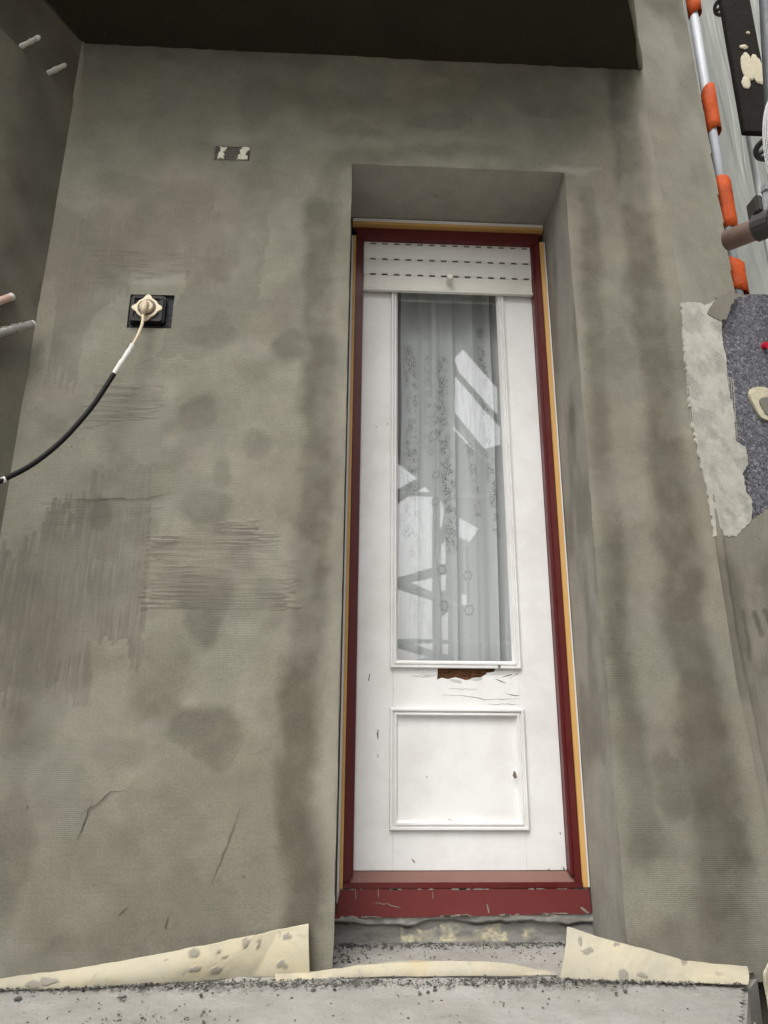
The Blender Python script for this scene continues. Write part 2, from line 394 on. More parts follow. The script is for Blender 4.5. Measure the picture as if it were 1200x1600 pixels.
# ================================================================ setting
XL, OW, ZT, DD, ZCL = -1.056, 0.80, 2.650, 0.298, 3.170
T27 = (-.454, -.891); N27 = (.891, -.454)
AR = math.radians(18)
ZC_ = [(0.0, 1.245), (.44, 1.233), (.785, 1.206), (1.315, 1.195), (2.134, 1.195), (2.638, 1.167), (3.17, 1.146), (4.4, 1.12)]
def xc(z): return np.interp(z, [a for a, b_ in ZC_], [b_ for a, b_ in ZC_])

g = MB(); g.add([(-60, -60, -.95), (60, -60, -.95), (60, 60, -.95), (-60, 60, -.95)], [(0, 1, 2, 3)])
tag(g.build('ground', M['concrete']), kind='structure')
edge = [(1.150, -.004), (1.075, -.095), (.938, -.334), (.80, -.58), (.60, -.80), (.30, -.98), (-.1, -1.08), (-.6, -1.12), (-1.55, -1.10), (-1.08, -.003)]

# landing: a finely stepped slab top, dusty and uneven, on a solid block
xs = np.arange(-1.62, 1.19, .0125); ys = np.arange(-1.13, .312, .0125)
X, Yy = np.meshgrid(xs, ys, indexing='ij')
ins = inpoly(X, Yy, edge) | ((X > -.012) & (X < .812) & (Yy > -.02)) | ((X > -1.1) & (X < 1.15) & (Yy > -.02) & (Yy < .02))
hz = (fbm(X * 6, Yy * 6, 5) - .5) * .010 + (fbm(X * 40, Yy * 40, 3) - .5) * .005
ridge = np.exp(-((Yy + .055 + .02 * np.sin(X * 5)) / .035) ** 2) * (.006 + .012 * fbm(X * 25, Yy * 25, 3))
kp = ins[:-1, :-1] & ins[1:, 1:] & ins[1:, :-1] & ins[:-1, 1:]
lnd = empty('landing', (0, -.5, 0)); tag(lnd, kind='structure')
grid_obj('slab_top', np.stack([X, Yy, hz + ridge], -1), M['concrete'], lnd, keep=kp)
MB().slab(edge, -.95, -.012).build('slab_body', M['concrete'], lnd, bevel=0)

house = empty('house', (0, .3, 0), 'grey plastered house front with a deep narrow door recess and dark soffit', 'house')
# ---- main wall
h = .0065
xs = np.concatenate([np.linspace(XL, 0, int(1.056 / h)), np.linspace(0, OW, int(.8 / h))[1:], np.linspace(OW, 1.25, int(.45 / h))[1:]])
zs = np.concatenate([np.linspace(-.02, ZT, int(2.67 / h)), np.linspace(ZT, ZCL + .01, int(.53 / h))[1:]])
X, Zz = np.meshgrid(xs, zs, indexing='ij')
wx = X + .055 * (fbm(X * 7, Zz * 7, 4) - .5) + .022 * (fbm(X * 30, Zz * 30, 3) - .5); wz = Zz + .075 * (fbm(X * 7 + 50, Zz * 7 + 9, 4) - .5) + .022 * (fbm(X * 30 + 5, Zz * 30, 3) - .5)
jx = X + .012 * (fbm(X * 30, Zz * 30, 3) - .5); jz = Zz + .012 * (fbm(X * 30 + 7, Zz * 30, 3) - .5)
damp = np.zeros_like(X); sh = np.zeros_like(X); sv = np.zeros_like(X); pale = np.zeros_like(X); dark = np.zeros_like(X); hue = np.zeros_like(X)
def blob(c, r, k, soft=.42, a=None):
    a = damp if a is None else a
    rx, rz = r if isinstance(r, tuple) else (r, r)
    q = np.hypot((wx - c[0]) / rx, (wz - c[1]) / rz); np.maximum(a, k * (1 - sstep(1 - soft, 1 + soft * .5, q)), out=a)
def band(pts, w, k, soft=.5, a=None):
    a = damp if a is None else a
    q = polydist(wx, wz, pts) / w; np.maximum(a, k * (1 - sstep(1 - soft, 1 + soft, q)), out=a)
def rect(pts, k, a, soft=.012, ex=1.0):
    if a is sv: q = inpoly(X + .02 * (fbm(X * 9, Zz * 9, 3) - .5), Zz + .16 * (vnoise(X * 150, X * 0 + 2.) - .5) * vnoise(X * 20, X * 0), pts).astype(float)
    else: q = inpoly(X + .13 * (vnoise(Zz * 150, Zz * 0 + 7.) - .5) * vnoise(Zz * 25, Zz * 0), Zz + .03 * (fbm(X * 6, Zz * 6, 3) - .5), pts).astype(float)
    q *= .35 + .65 * sstep(.35, .62, fbm(X * 9 + 3, Zz * 9, 4))
    np.maximum(a, k * q, out=a)
# damp blots left of the door
for c, r, k in [((-0.489, 1.610), .080, .72), ((-0.187, 1.880), .075, .7), ((-0.476, 1.900), (.12, .06), .6), ((-0.426, 1.946), (.06, .09), .55), ((-0.414, 1.017), (.10, .09), .7), ((-0.415, 0.930), (.07, .09), .75), ((-0.425, 0.644), (.10, .07), .62), ((-0.359, 0.618), (.09, .085), .62), ((-0.337, 0.574), (.05, .07), .55),
                ((-0.457, 2.228), (.08, .13), .6), ((-0.436, 1.303), (.09, .07), .6), ((-0.755, 1.275), (.045, .07), .95), ((-0.510, 0.679), (.07, .06), .5), ((-0.385, 2.904), (.07, .15), .35),
                ((0.339, 2.883), (.16, .05), .5), ((0.452, 2.911), (.14, .03), .4), ((0.020, 2.804), (.14, .035), .35), ((0.768, 2.954), (.16, .07), .6), ((-0.530, 0.788), (.10, .16), .4), ((-0.812, 2.513), (.16, .05), .35),
                ((0.927, 1.880), (.11, .12), .6), ((0.986, 0.474), (.09, .11), .7), ((0.917, 2.596), (.07, .09), .55), ((-0.878, 0.766), (.09, .30), .55), ((-0.880, 0.306), (.07, .20), .55),
                ((-0.187, 0.681), (.05, .06), .4), ((-0.282, 1.525), (.05, .05), .45), ((-0.399, 1.422), (.03, .08), .4), ((-0.625, 0.555), (.10, .05), .4)]:
    blob(c, r, k)
band([(-0.102, 2.434), (-0.101, 2.033), (-0.094, 1.644), (-0.087, 1.375), (-0.109, 1.184), (-0.097, 0.963), (-0.110, 0.810), (-0.111, 0.646), (-0.112, 0.472), (-0.098, 0.306), (-0.084, 0.147), (-0.101, 0.041)], .060, .95, .55)
band([(-0.327, 2.954), (0.117, 2.933), (0.619, 3.009), (1.104, 3.004)], .06, .38, .8)
band([(-0.102, 2.434), (-0.049, 2.666), (0.215, 2.724), (0.606, 2.729), (0.855, 2.593)], .035, .45, .7)
# damp runs on the pier right of the door
band([(0.878, 2.565), (0.875, 2.229), (0.866, 1.916), (0.864, 1.671), (0.850, 1.308), (0.861, 1.097), (0.856, 0.820), (0.867, 0.670), (0.875, 0.457), (0.878, 0.305)], .042, .8, .7)
band([(1.098, 3.160), (1.092, 2.877), (1.082, 2.575), (1.076, 2.183), (1.089, 1.873), (1.088, 1.583), (1.084, 1.313), (1.100, 1.101), (1.084, 0.900), (1.117, 0.747), (1.100, 0.617), (1.104, 0.440), (1.105, 0.271), (1.086, 0.064)], .088, .9, .5)
band([(0.868, 2.594), (0.870, 2.017), (0.862, 1.396), (0.856, 0.976), (0.862, 0.616)], .085, .25, .6)
# trowel-dragged patches
for pts, k in [([(-0.605, 1.199), (-0.475, 1.239), (-0.287, 1.260), (-0.191, 1.141), (-0.157, 1.138), (-0.144, 0.972), (-0.241, 0.981), (-0.582, 0.966)], 1.), ([(-0.829, 1.716), (-0.604, 1.727), (-0.609, 1.607), (-0.751, 1.580), (-0.850, 1.555)], .75),
               ([(-0.894, 2.249), (-0.558, 2.237), (-0.556, 2.158), (-0.873, 2.081)], .6), ([(-0.928, 1.314), (-0.622, 1.320), (-0.548, 1.347), (-0.605, 1.278), (-0.916, 1.230)], .55), ([(-0.938, 0.453), (-0.121, 0.438), (-0.114, 0.071), (-0.873, 0.046)], .12)]:
    rect(pts, k, sh)
for pts, k in [([(-0.796, 1.413), (-0.617, 1.439), (-0.605, 1.310), (-0.588, 0.957), (-0.586, 0.787), (-0.614, 0.790), (-0.633, 0.880), (-0.736, 0.879), (-0.722, 0.690), (-0.799, 0.695), (-0.886, 0.821), (-0.913, 0.694), (-1.012, 0.693), (-1.083, 1.126), (-0.936, 1.169), (-0.928, 1.314), (-0.816, 1.316)], 1.0),
               ([(-0.995, 2.311), (-0.771, 2.348), (-0.762, 2.059), (-0.892, 2.054), (-0.895, 1.714), (-0.997, 1.734)], .55), ([(-0.769, 2.431), (-0.498, 2.471), (-0.494, 2.279), (-0.775, 2.281)], .5), ([(-0.582, 2.249), (-0.448, 2.418), (-0.438, 2.123), (-0.565, 2.105)], .55)]:
    rect(pts, k, sv); np.maximum(damp, .30 * inpoly(X + .02 * (fbm(X * 9, Zz * 9, 3) - .5), Zz + .16 * (vnoise(X * 150, X * 0 + 2.) - .5) * vnoise(X * 20, X * 0), pts), out=damp)
for pts, k in [([(-0.547, 2.372), (-0.300, 2.453), (-0.321, 2.025), (-0.460, 1.822), (-0.651, 1.816), (-0.568, 2.092)], .45), ([(-1.016, 2.337), (-0.760, 2.349), (-0.765, 2.085), (-0.894, 1.905), (-0.997, 1.734)], .38),
               ([(-0.620, 0.437), (-0.446, 0.679), (-0.139, 0.646), (-0.125, 0.117), (-0.572, 0.165)], .28)]:
    np.maximum(damp, k * (1 - .5 * fbm(X * 12, Zz * 12)) * inpoly(wx, wz, pts), out=damp)
# drier, paler plaster
for c, r, k in [((-0.029, 0.887), (.05, .30), .40), ((-0.023, 0.489), (.05, .30), .55), ((-0.042, 1.935), (.05, .30), .3), ((-0.268, 2.758), (.30, .07), .30), ((-0.435, 2.750), (.09, .05), .6), ((-0.680, 2.114), (.12, .03), .8), ((-0.803, 2.033), (.08, .06), .35),
                ((-0.404, 1.499), (.18, .10), .22), ((-0.547, 0.957), (.2, .1), .15), ((-0.402, 1.067), (.16, .05), .25), ((-0.534, 0.643), (.04, .03), .5), ((-0.596, 0.538), (.14, .10), .22), ((-0.431, 0.715), (.03, .03), .5), ((-0.800, 0.470), (.14, .18), .30), ((0.824, 2.665), (.10, .02), .7),
                ((0.959, 1.627), (.10, .28), .18), ((0.970, 0.997), (.09, .25), .16), ((0.796, 2.015), (.02, .5), .35), ((0.876, 0.474), (.07, .15), .15), ((1.199, 0.882), (.03, .25), .25), ((0.837, 1.352), (.03, .4), .2), ((-0.222, 1.372), (.14, .1), .2)]:
    blob(c, r, k, .9, pale)
blob((-0.735, 2.660), (.5, .4), .0, .9, hue)
hue[:] = np.clip((fbm(X * 2.3 + 3, Zz * 2.3, 4) - .45) * 1.5, 0, 1)
damp *= .62 + .75 * fbm(X * 14, Zz * 14, 5); np.clip(damp, 0, 1, out=damp)
damp = np.maximum(damp, .42 * sstep(.50, .66, fbm(X * 3.1 + 11, Zz * 3.1, 6)))
pale = np.maximum(pale, .30 * sstep(.55, .70, fbm(X * 4.3 + 40, Zz * 4.3 + 3, 6)))
# a few gouges, specks
for c in [(-0.617, 0.147), (-0.324, 0.218), (-0.375, 0.195), (-0.416, 0.234), (-0.466, 0.234), (-0.032, 0.804)]:
    blob(c, .006, .0, .3, dark)
Yw = (fbm(X * 4, Zz * 4, 4) - .5) * .010 + (fbm(X * 25, Zz * 25, 3) - .5) * .0025
er = np.minimum(np.abs(X), np.abs(X - OW)); jam = np.exp(-er / .008)
XX = X.copy()
onj = (Zz <= ZT + 1e-6)
for xe, sg in ((0.0, -1), (OW, 1)):
    k = (np.abs(X - xe) < 1e-6) & onj
    XX[k] += sg * np.abs(.007 * (fbm(Zz[k] * 12 + 5 * xe, Zz[k] * 0 + 3, 4) - .35)); Yw[k] *= .3
ZZ = Zz.copy(); k = (np.abs(Zz - ZT) < 1e-6) & (X > -.001) & (X < OW + .001); ZZ[k] += .006 * (fbm(X[k] * 25, X[k] * 0, 3) - .3); Yw[k] *= .3
XX[0] -= .03
right = X > 1.0
XX[right] = 1.0 + (X[right] - 1.0) * (xc(Zz[right]) - 1.0) / .25
cx_ = .5 * (X[:-1, :-1] + X[1:, 1:]); cz_ = .5 * (Zz[:-1, :-1] + Zz[1:, 1:])
keep = ~((cx_ > 0) & (cx_ < OW) & (cz_ < ZT))
for (xa, zb), (xb, za) in (((-0.752, 2.062), (-0.602, 1.930)), ((-0.511, 2.707), (-0.381, 2.643))):
    keep &= ~((cx_ > xa) & (cx_ < xb) & (cz_ > za) & (cz_ < zb))
Yw = np.where(X > 1.2, Yw * (1.25 - X) / .05, Yw)
wall = grid_obj('wall', np.stack([XX, Yw, ZZ], -1), M['plaster'], house, keep, {'mask': np.stack([damp, sh, sv], -1), 'tone': np.stack([pale, dark, hue], -1)})

# hairline cracks and scratches in the render (thin dark slivers standing 0.3 mm off)
def sliver(name, pts, w, y, m, parent, seed=0):
    r = random.Random(seed); P = []
    for (a, b_) in zip(pts[:-1], pts[1:]):
        k = max(2, int(math.hypot(b_[0] - a[0], b_[1] - a[1]) / .012))
        for j in range(k): t = j / k; P.append((a[0] + (b_[0] - a[0]) * t + r.uniform(-.002, .002), a[1] + (b_[1] - a[1]) * t + r.uniform(-.002, .002)))
    P.append(pts[-1]); n_ = len(P); L = []; R_ = []
    for i, (x, z) in enumerate(P):
        a = P[max(i - 1, 0)]; c = P[min(i + 1, n_ - 1)]; dx, dz = c[0] - a[0], c[1] - a[1]; l = math.hypot(dx, dz) + 1e-9
        ww = w * (.25 + .75 * math.sin(math.pi * (i + .3) / n_)) * r.uniform(.6, 1.2) * .5
        L.append((x - dz / l * ww, y, z + dx / l * ww)); R_.append((x + dz / l * ww, y, z - dx / l * ww))
    mb = MB(); mb.add(L + R_, [(i, i + 1, n_ + i + 1, n_ + i) for i in range(n_ - 1)]); return mb.build(name, m, parent, fix=False)
def wally(x, z): return float((fbm(np.array(x * 4.), np.array(z * 4.), 4) - .5) * .010) - .0022
for i, (pts, w) in enumerate([([(-0.272, 0.417), (-0.301, 0.322), (-0.338, 0.223)], .0035), ([(-0.593, 0.462), (-0.636, 0.457), (-0.668, 0.427), (-0.707, 0.400)], .005), ([(-0.685, 0.423), (-0.709, 0.335)], .005),
                             ([(-0.555, 0.168), (-0.577, 0.150)], .006), ([(-0.445, 0.149), (-0.452, 0.118)], .005), ([(-0.928, 1.314), (-0.819, 1.314), (-0.622, 1.322), (-0.552, 1.345)], .004)]):
    y = min(wally(*p) for p in pts); sliver('plaster_crack', pts, w * .55, y - .001, M['crack'], house, i)

# ---- reveals and lintel of the recess
def sheet(name, o, u, v, nu, nv, m, parent, nrm, amp=.004, seed=0, masks=None):
    U, V = np.meshgrid(np.linspace(0, 1, nu), np.linspace(0, 1, nv), indexing='ij')
    o, u, v, nrm = [np.array(a, float) for a in (o, u, v, nrm)]; lu, lv = np.linalg.norm(u), np.linalg.norm(v)
    dsp = (fbm(U * lu * 5 + seed, V * lv * 5, 4) - .5) * amp; dsp *= np.minimum(1, np.minimum(np.minimum(U, 1 - U) * lu, np.minimum(V, 1 - V) * lv) / .02)
    P = o + U[..., None] * u + V[..., None] * v + dsp[..., None] * nrm
    return grid_obj(name, P, m, parent, masks=masks(U, V) if masks else None)
RX = OW + .003
def rev_mask(U, V):
    z = V * 2.67; dd = .6 * sstep(.45, .7, fbm(U * 3 + 4, z * 3, 4)) + .9 * np.exp(-(((U - .35) / .12) ** 2 + ((z - 1.72) / .05) ** 2))
    pl = .35 * sstep(.5, .7, fbm(U * 8, z * 1.2, 3)); o = np.zeros_like(U)
    return {'mask': np.stack([np.clip(dd, 0, 1), o, .25 * np.ones_like(U)], -1), 'tone': np.stack([pl, o, o], -1)}
sheet('reveal', (RX, 0, -.02), (0, .36, 0), (0, 0, ZT + .025), 60, 300, M['plaster_reveal'], house, (-1, 0, 0), .006, 3, rev_mask)
sheet('reveal', (-.004, .36, -.02), (0, -.36, 0), (0, 0, ZT + .025), 40, 200, M['plaster_reveal'], house, (1, 0, 0), .003, 5)
sheet('lintel', (-.01, 0, ZT + .002), (0, .36, 0), (OW + .02, 0, 0), 40, 80, M['plaster_reveal'], house, (0, 0, -1), .004, 8)

# ---- side wall on the left, turned 27 degrees out, with the band near the soffit
def sidew(name, z0, z1, off, m, seed):
    o = (XL + N27[0] * off, N27[1] * off, z0)
    def mk(U, V):
        z = z0 + V * (z1 - z0); s_ = U * 1.3
        dd = .75 * sstep(.45, .7, fbm(s_ * 3 + seed, z * 2, 4)); oo = np.zeros_like(U)
        return {'mask': np.stack([dd, .15 * oo, .2 + oo], -1), 'tone': np.stack([.25 * sstep(.55, .75, fbm(s_ * 2 + 9, z * 2.2, 4)), oo, oo], -1)}
    return sheet(name, o, (T27[0] * 1.3, T27[1] * 1.3, 0), (0, 0, z1 - z0), 140, int((z1 - z0) / .012), m, house, (N27[0], N27[1], 0), .010, seed, mk)
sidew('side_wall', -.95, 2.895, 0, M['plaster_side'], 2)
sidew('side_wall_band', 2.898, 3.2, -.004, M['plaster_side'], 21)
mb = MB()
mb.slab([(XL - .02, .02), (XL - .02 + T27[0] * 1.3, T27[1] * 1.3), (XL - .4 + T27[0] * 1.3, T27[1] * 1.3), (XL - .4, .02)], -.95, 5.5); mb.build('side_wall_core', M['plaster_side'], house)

# ---- overhanging bay: soffit and body
sof = [(1.146, -.002), (1.112, -.066), (1.075, -.134), (1.036, -.209), (.995, -.283), (.93, -.37), (.82, -.42), (.66, -.45), (.5, -.48), (.25, -.51), (-.1, -.53), (-.6, -.55), (-1.29, -.56), (-1.05, -.002)]
xs = np.arange(-1.62, 1.2, .02); ys = np.arange(-1.12, .02, .02); X2, Y2 = np.meshgrid(xs, ys, indexing='ij')
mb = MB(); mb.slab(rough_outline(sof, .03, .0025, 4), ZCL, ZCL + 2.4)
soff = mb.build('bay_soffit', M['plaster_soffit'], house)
# thick rendered lip along the free edge of the soffit
mb = MB(); mb.tube([(x + .004, y, ZCL + .006) for x, y in sof[:8]], [.009 + .003 * math.sin(i * 2.1) for i in range(8)], 8); mb.build('soffit_lip', M['plaster'], house, smooth=True)

# ---- pier right of the crease (turned away by 18 degrees)
def RP(u, z, off=0.0):
    return (float(xc(z)) + u * math.cos(AR) + off * math.sin(AR), u * math.sin(AR) - off * math.cos(AR), z)
us = np.arange(0, .80, .0075); zs = np.arange(-.95, 4.4, .0085)
U, Z2 = np.meshgrid(us, zs, indexing='ij')
Xr = xc(Z2)
eps_poly = rough_outline([(0.001, 2.081), (0.056, 2.116), (0.098, 2.104), (0.156, 2.156), (0.239, 2.195), (0.272, 2.200), (.9, 2.30), (.9, 1.2), (0.256, 1.349), (0.191, 1.310), (0.144, 1.287), (0.096, 1.256), (0.020, 1.252), (0.016, 1.383), (0.001, 1.494), (-0.008, 1.644), (-0.001, 1.876)], .02, .006, 9)
inE = inpoly(U, Z2, eps_poly)
ue = np.interp(Z2, [2.19, 2.6, 3.0, 3.7, 4.4], [.262, .29, .305, .30, .295])
lim = (Z2 > 2.20) & (U > ue)
cell = lambda a: a[:-1, :-1] & a[1:, 1:] & a[1:, :-1] & a[:-1, 1:]
kp = ~(cell(inE) | cell(lim))
dmp = .75 * sstep(.48, .7, fbm(U * 4 + 30, Z2 * 2.2, 4)); pl = .5 * sstep(.45, .75, fbm(U * 3 + 8, Z2 * 1.5, 4)) * (Z2 > 2.0)
low = sstep(1.30, 1.10, Z2)
dmp = np.clip(dmp + .35 * low * sstep(.10, .2, U), 0, 1); dkk = np.zeros_like(U)
for pts in ([(0.069, 0.995), (0.071, 0.905), (0.064, 0.845)], [(0.121, 0.988), (0.135, 0.928)], [(0.165, 1.001), (0.174, 0.960)]):
    dmp = np.maximum(dmp, 1.0 * (1 - sstep(.006, .016, polydist(U, Z2, pts))))
sv_ = .45 * low
disp = (fbm(U * 9, Z2 * 9, 4) - .5) * .006 + low * (fbm(U * 18 + 3, Z2 * 12, 4) - .5) * .012 * sstep(.02, .08, U)
disp += .010 * np.exp(-((U - .018 - .012 * fbm(Z2 * 3, Z2 * 0, 3)) / .010) ** 2) * sstep(1.6, 1.2, Z2) * fbm(Z2 * 6, Z2 * 0 + 4, 3) * 1.6
disp *= sstep(0, .012, U)
P = np.stack([Xr + U * math.cos(AR) + disp * math.sin(AR), U * math.sin(AR) - disp * math.cos(AR), Z2], -1)
grid_obj('pier', P, M['plaster'], house, kp, {'mask': np.stack([dmp, 0 * U, sv_], -1), 'tone': np.stack([pl, dkk, fbm(U * 3, Z2 * 3)], -1)})
def rslab(poly, off0, off1, name, m, parent, bevel=0):
    n_ = len(poly); mb = MB(); a = [RP(u, z, off0) for u, z in poly] + [RP(u, z, off1) for u, z in poly]
    mb.add(a, [tuple(range(n_)), tuple(reversed(range(n_, 2 * n_)))] + [(i, (i + 1) % n_, (i + 1) % n_ + n_, i + n_) for i in range(n_)])
    return mb.build(name, m, parent)
board = rslab([(-.03, 1.15), (.80, 1.15), (.80, 2.262), (.45, 2.255), (.235, 2.20), (-.03, 2.15)], -.016, -.09, 'insulation_board', M['eps'], house)
rslab(rough_outline([(-0.009, 2.095), (0.056, 2.116), (0.100, 2.115), (0.160, 2.146), (0.181, 2.097), (0.161, 2.013), (0.167, 1.910), (0.157, 1.782), (0.168, 1.709), (0.157, 1.587), (0.198, 1.574), (0.195, 1.510), (0.165, 1.471), (0.169, 1.402), (0.188, 1.382), (0.174, 1.308), (0.094, 1.242), (-0.000, 1.233), (-0.001, 1.377), (-0.016, 1.487), (-0.028, 1.638), (-0.021, 1.872)], .010, .004, 3), .0022, -.017, 'adhesive_coat', M['adhesive'], house)
rslab(rough_outline([(0.163, 2.157), (0.248, 2.205), (0.277, 2.196), (0.232, 2.141), (0.196, 2.073), (0.152, 2.063), (0.106, 2.080)], .008, .004, 8), .0045, -.017, 'mortar_smear', M['mortar'], house)
# exposed reinforcement mesh along the board
for i, (u0, v0, u1, v1) in enumerate([(1130, 505, 1146, 560), (1137, 590, 1152, 690)]):
    a = (lambda t: t)
mesh_cells = [((0.155, 2.051), (0.151, 1.920), .032), ((0.162, 1.845), (0.137, 1.584), .045)]
for (a, b_, wd) in mesh_cells:
    mb = MB(); k = int((a[1] - b_[1]) / .0085)
    for i in range(k + 1):
        t = i / k; u = a[0] + (b_[0] - a[0]) * t; z = a[1] + (b_[1] - a[1]) * t; L = wd * rnd.uniform(.55, 1.0)
        mb.tube([RP(u - .006, z, -.0105), RP(u + L, z - .003, -.0105)], .0011, 5)
    for j in range(int(wd / .009)):
        mb.tube([RP(a[0] + j * .0095, a[1], -.0105), RP(b_[0] + j * .0095, b_[1], -.0105)], .0011, 5)
    mb.build('reinforcement_mesh', M['adhesive'], house)
# adhesive ring round a dowel, and the red dowel head
ring = MB(); ca = (0.328, 1.767); pts = []
R0 = [(math.cos(t) * .075 * (1 + .15 * math.sin(3 * t)), math.sin(t) * .075 * (1 + .12 * math.cos(2 * t))) for t in np.linspace(0, 2 * math.pi, 36, endpoint=False)]
rslab([(ca[0] + .02 + a, ca[1] + b_) for a, b_ in R0], -.008, -.018, 'adhesive_ring', M['foam_cream'], house)
rslab([(ca[0] + .028 + a * .62, ca[1] - .012 + b_ * .55) for a, b_ in R0], -.004, -.012, 'dowel_cap', M['mortar'], house)
rc = (0.386, 2.013)
rslab([(rc[0] + .012 * math.cos(t), rc[1] + .014 * math.sin(t)) for t in np.linspace(0, 2 * math.pi, 14, endpoint=False)], -.002, -.018, 'dowel_head', M['red_plastic'], house)
# body behind the rendered faces
mb = MB(); mb.slab([RP(-.05, 2.9, -.03)[:2], RP(.285, 2.9, -.03)[:2], RP(.25, 2.9, -.5)[:2], RP(-.1, 2.9, -.5)[:2]], 2.1, 4.4)
mb.slab([(1.17, .06), (1.95, .30), (1.85, .65), (1.1, .65)], -.95, 2.16)
mb.build('pier_core', M['mortar'], house)
mb = MB(); mb.box(-4, 1.10, .03, 6, 3.36, 5.6); mb.box(-4, -1.47, .03, 6, -.95, 3.355); mb.box(-1.46, 1.30, 3.4, 6, -.95, 3.355)
mb.build('upper_storey', M['mortar'], house)
# dark room behind the door
mb = MB(); x0, x1, y0, y1, z0, z1 = -1.0, 1.6, .36, 3.2, -.1, 3.3
mb.add([(x0, y0, z0), (x1, y0, z0), (x1, y1, z0), (x0, y1, z0), (x0, y0, z1), (x1, y0, z1), (x1, y1, z1), (x0, y1, z1)], [(0, 1, 2, 3), (4, 7, 6, 5), (1, 5, 6, 2), (2, 6, 7, 3), (3, 7, 4, 0)])
for q in [(x0, -.01, z0, z1), (OW + .01, x1, z0, z1), (-.01, OW + .01, ZT, z1), (-.01, OW + .01, z0, .06)]:
    mb.add([(q[0], y0, q[2]), (q[1], y0, q[2]), (q[1], y0, q[3]), (q[0], y0, q[3])], [(0, 1, 2, 3)])
mb.build('room_lining', M['room'], house, fix=False)

# ---- step under the sill: smeared mortar and a lifted edge of sealing foil
xs = np.linspace(-.004, RX + .002, 200); zs = np.linspace(-.01, .082, 36); U, V = np.meshgrid(xs, zs, indexing='ij')
fl = sstep(.052, .062, V + .030 * (fbm(U * 9, V * 0, 4) - .5))
dy = (fbm(U * 14, V * 30, 4) - .5) * .012 - fl * (.008 + .012 * fbm(U * 16 + 9, V * 8, 3)) - .03 * np.clip(.02 - V, 0, 1) * 8 * fbm(U * 30, V * 30, 2)
yel = ((U > .20) & (U < .62) & (V > .004) & (V < .045 + .01 * np.sin(U * 40))).astype(float) * sstep(.34, .5, fbm(U * 22, V * 25 + 5, 4))
dk = (1 - sstep(.002, .006, np.abs(V - .052 + .030 * (fbm(U * 9, V * 0, 4) - .5)))) * sstep(.45, .6, fbm(U * 9 + 2, V * 0, 3))
grid_obj('doorstep_riser', np.stack([U, .302 + dy, V], -1), M['step'], house, masks={'mask': np.stack([yel, .5 * fl * sstep(.5, .7, fbm(U * 25, V * 40)), .8 * dk], -1)})

# ---- mortar-filled hole with bare mesh, high on the wall
hx0, hz1 = (-0.511, 2.707); hx1, hz0 = (-0.381, 2.643)
pocket(hx0, hx1, hz0, hz1, .010, M['bare_wood'], 'mesh_backing', house)
mb = MB()
k = int((hx1 - hx0) / .0085)
for i in range(k + 1): x = hx0 + (hx1 - hx0) * i / k; mb.tube([(x, .0025, hz0 + rnd.uniform(-.004, .002)), (x, .0025, hz1 + rnd.uniform(-.002, .004))], .0013, 5)
k = int((hz1 - hz0) / .0085)
for i in range(k + 1): z = hz0 + (hz1 - hz0) * i / k; mb.tube([(hx0 - rnd.uniform(0, .01), .0005, z), (hx1 + rnd.uniform(-.002, .003), .0005, z)], .0013, 5)
mb.build('bare_mesh', M['splat'], house)
def lump(c, r, m, name, parent, seed, sub=3):
    bm = bmesh.new(); bmesh.ops.create_icosphere(bm, subdivisions=sub, radius=1)
    rr = random.Random(seed); s_ = rr.uniform(0, 50); off = parent_off(parent) if parent else Vector((0, 0, 0))
    for v in bm.verts:
        q = .75 + .55 * float(fbm(np.array(v.co.x * 1.7 + s_), np.array(v.co.y * 1.7 + v.co.z * 1.3 + s_), 3))
        v.co = Vector((v.co.x * r[0] * q, v.co.y * r[1] * q, v.co.z * r[2] * q)) + Vector(c) - off
    me = bpy.data.meshes.new(name); bm.to_mesh(me); bm.free(); me.materials.append(m)
    for p in me.polygons: p.use_smooth = True
    o = bpy.data.objects.new(name, me); col.objects.link(o); o.parent = parent; return o
hm = (hz0 + hz1) / 2
for k, (xa, w_, h_) in enumerate([(hx0 + .010, .032, .052), (hx1 - .047, .046, .056)]):
    mb = MB(); mb.prism(rough_outline([(xa, hm - h_ * .5), (xa + w_ * .8, hm - h_ * .45), (xa + w_ * .7, hm), (xa + w_, hm + h_ * .45), (xa + w_ * .3, hm + h_ * .5), (xa + w_ * .2, hm + .004)], .006, .004, 50 + k), -.004, .009); mb.build('foam_blob', M['foam_light'], house)

# ================================================================ door
door = empty('entrance_door', (.4, .34, .07), 'white half-glazed wooden door in a dark red frame inside the plastered recess', 'door')
def part(name, m, parent, *boxes, bevel=.002):
    mb = MB()
    for q in boxes: mb.box(*q)
    return mb.build(name, m, parent, bevel=bevel)
part('frame', M['red_paint'], door, (.0195, .043, .300, .40, .10, 2.5595)); door.children[0]['label'] = 'dark red left upright of the door frame'
for q in [((.043, .051, .308, .40, .185, 2.5595),), ((.757, .778, .300, .40, .10, 2.5595),), ((.746, .757, .308, .40, .185, 2.5595),), ((.010, .792, .310, .40, 2.5945, 2.619),), ((.022, .776, .296, .40, 2.560, 2.594),)]:
    part('frame', M['red_paint'], door, *q)
for a, b_, z0, z1 in ((.001, .0085, .112, 2.563), (.7945, .8005, .155, 2.563)):
    part('sealing_strip', M['strip_white'], door, (a, b_, .290, .31, z0, z1), bevel=.001)
for a, b_, z0, z1 in ((.0086, .0190, .112, 2.563), (.7785, .7944, .155, 2.563)):
    part('orange_tape', M['strip_orange'], door, (a, b_, .288, .30, z0, z1), bevel=.001)
part('sealing_strip', M['strip_white'], door, (.004, .797, .288, .32, 2.632, 2.647), bevel=.001)
part('orange_tape', M['strip_orange'], door, (.004, .797, .287, .32, 2.620, 2.6315), bevel=.001)
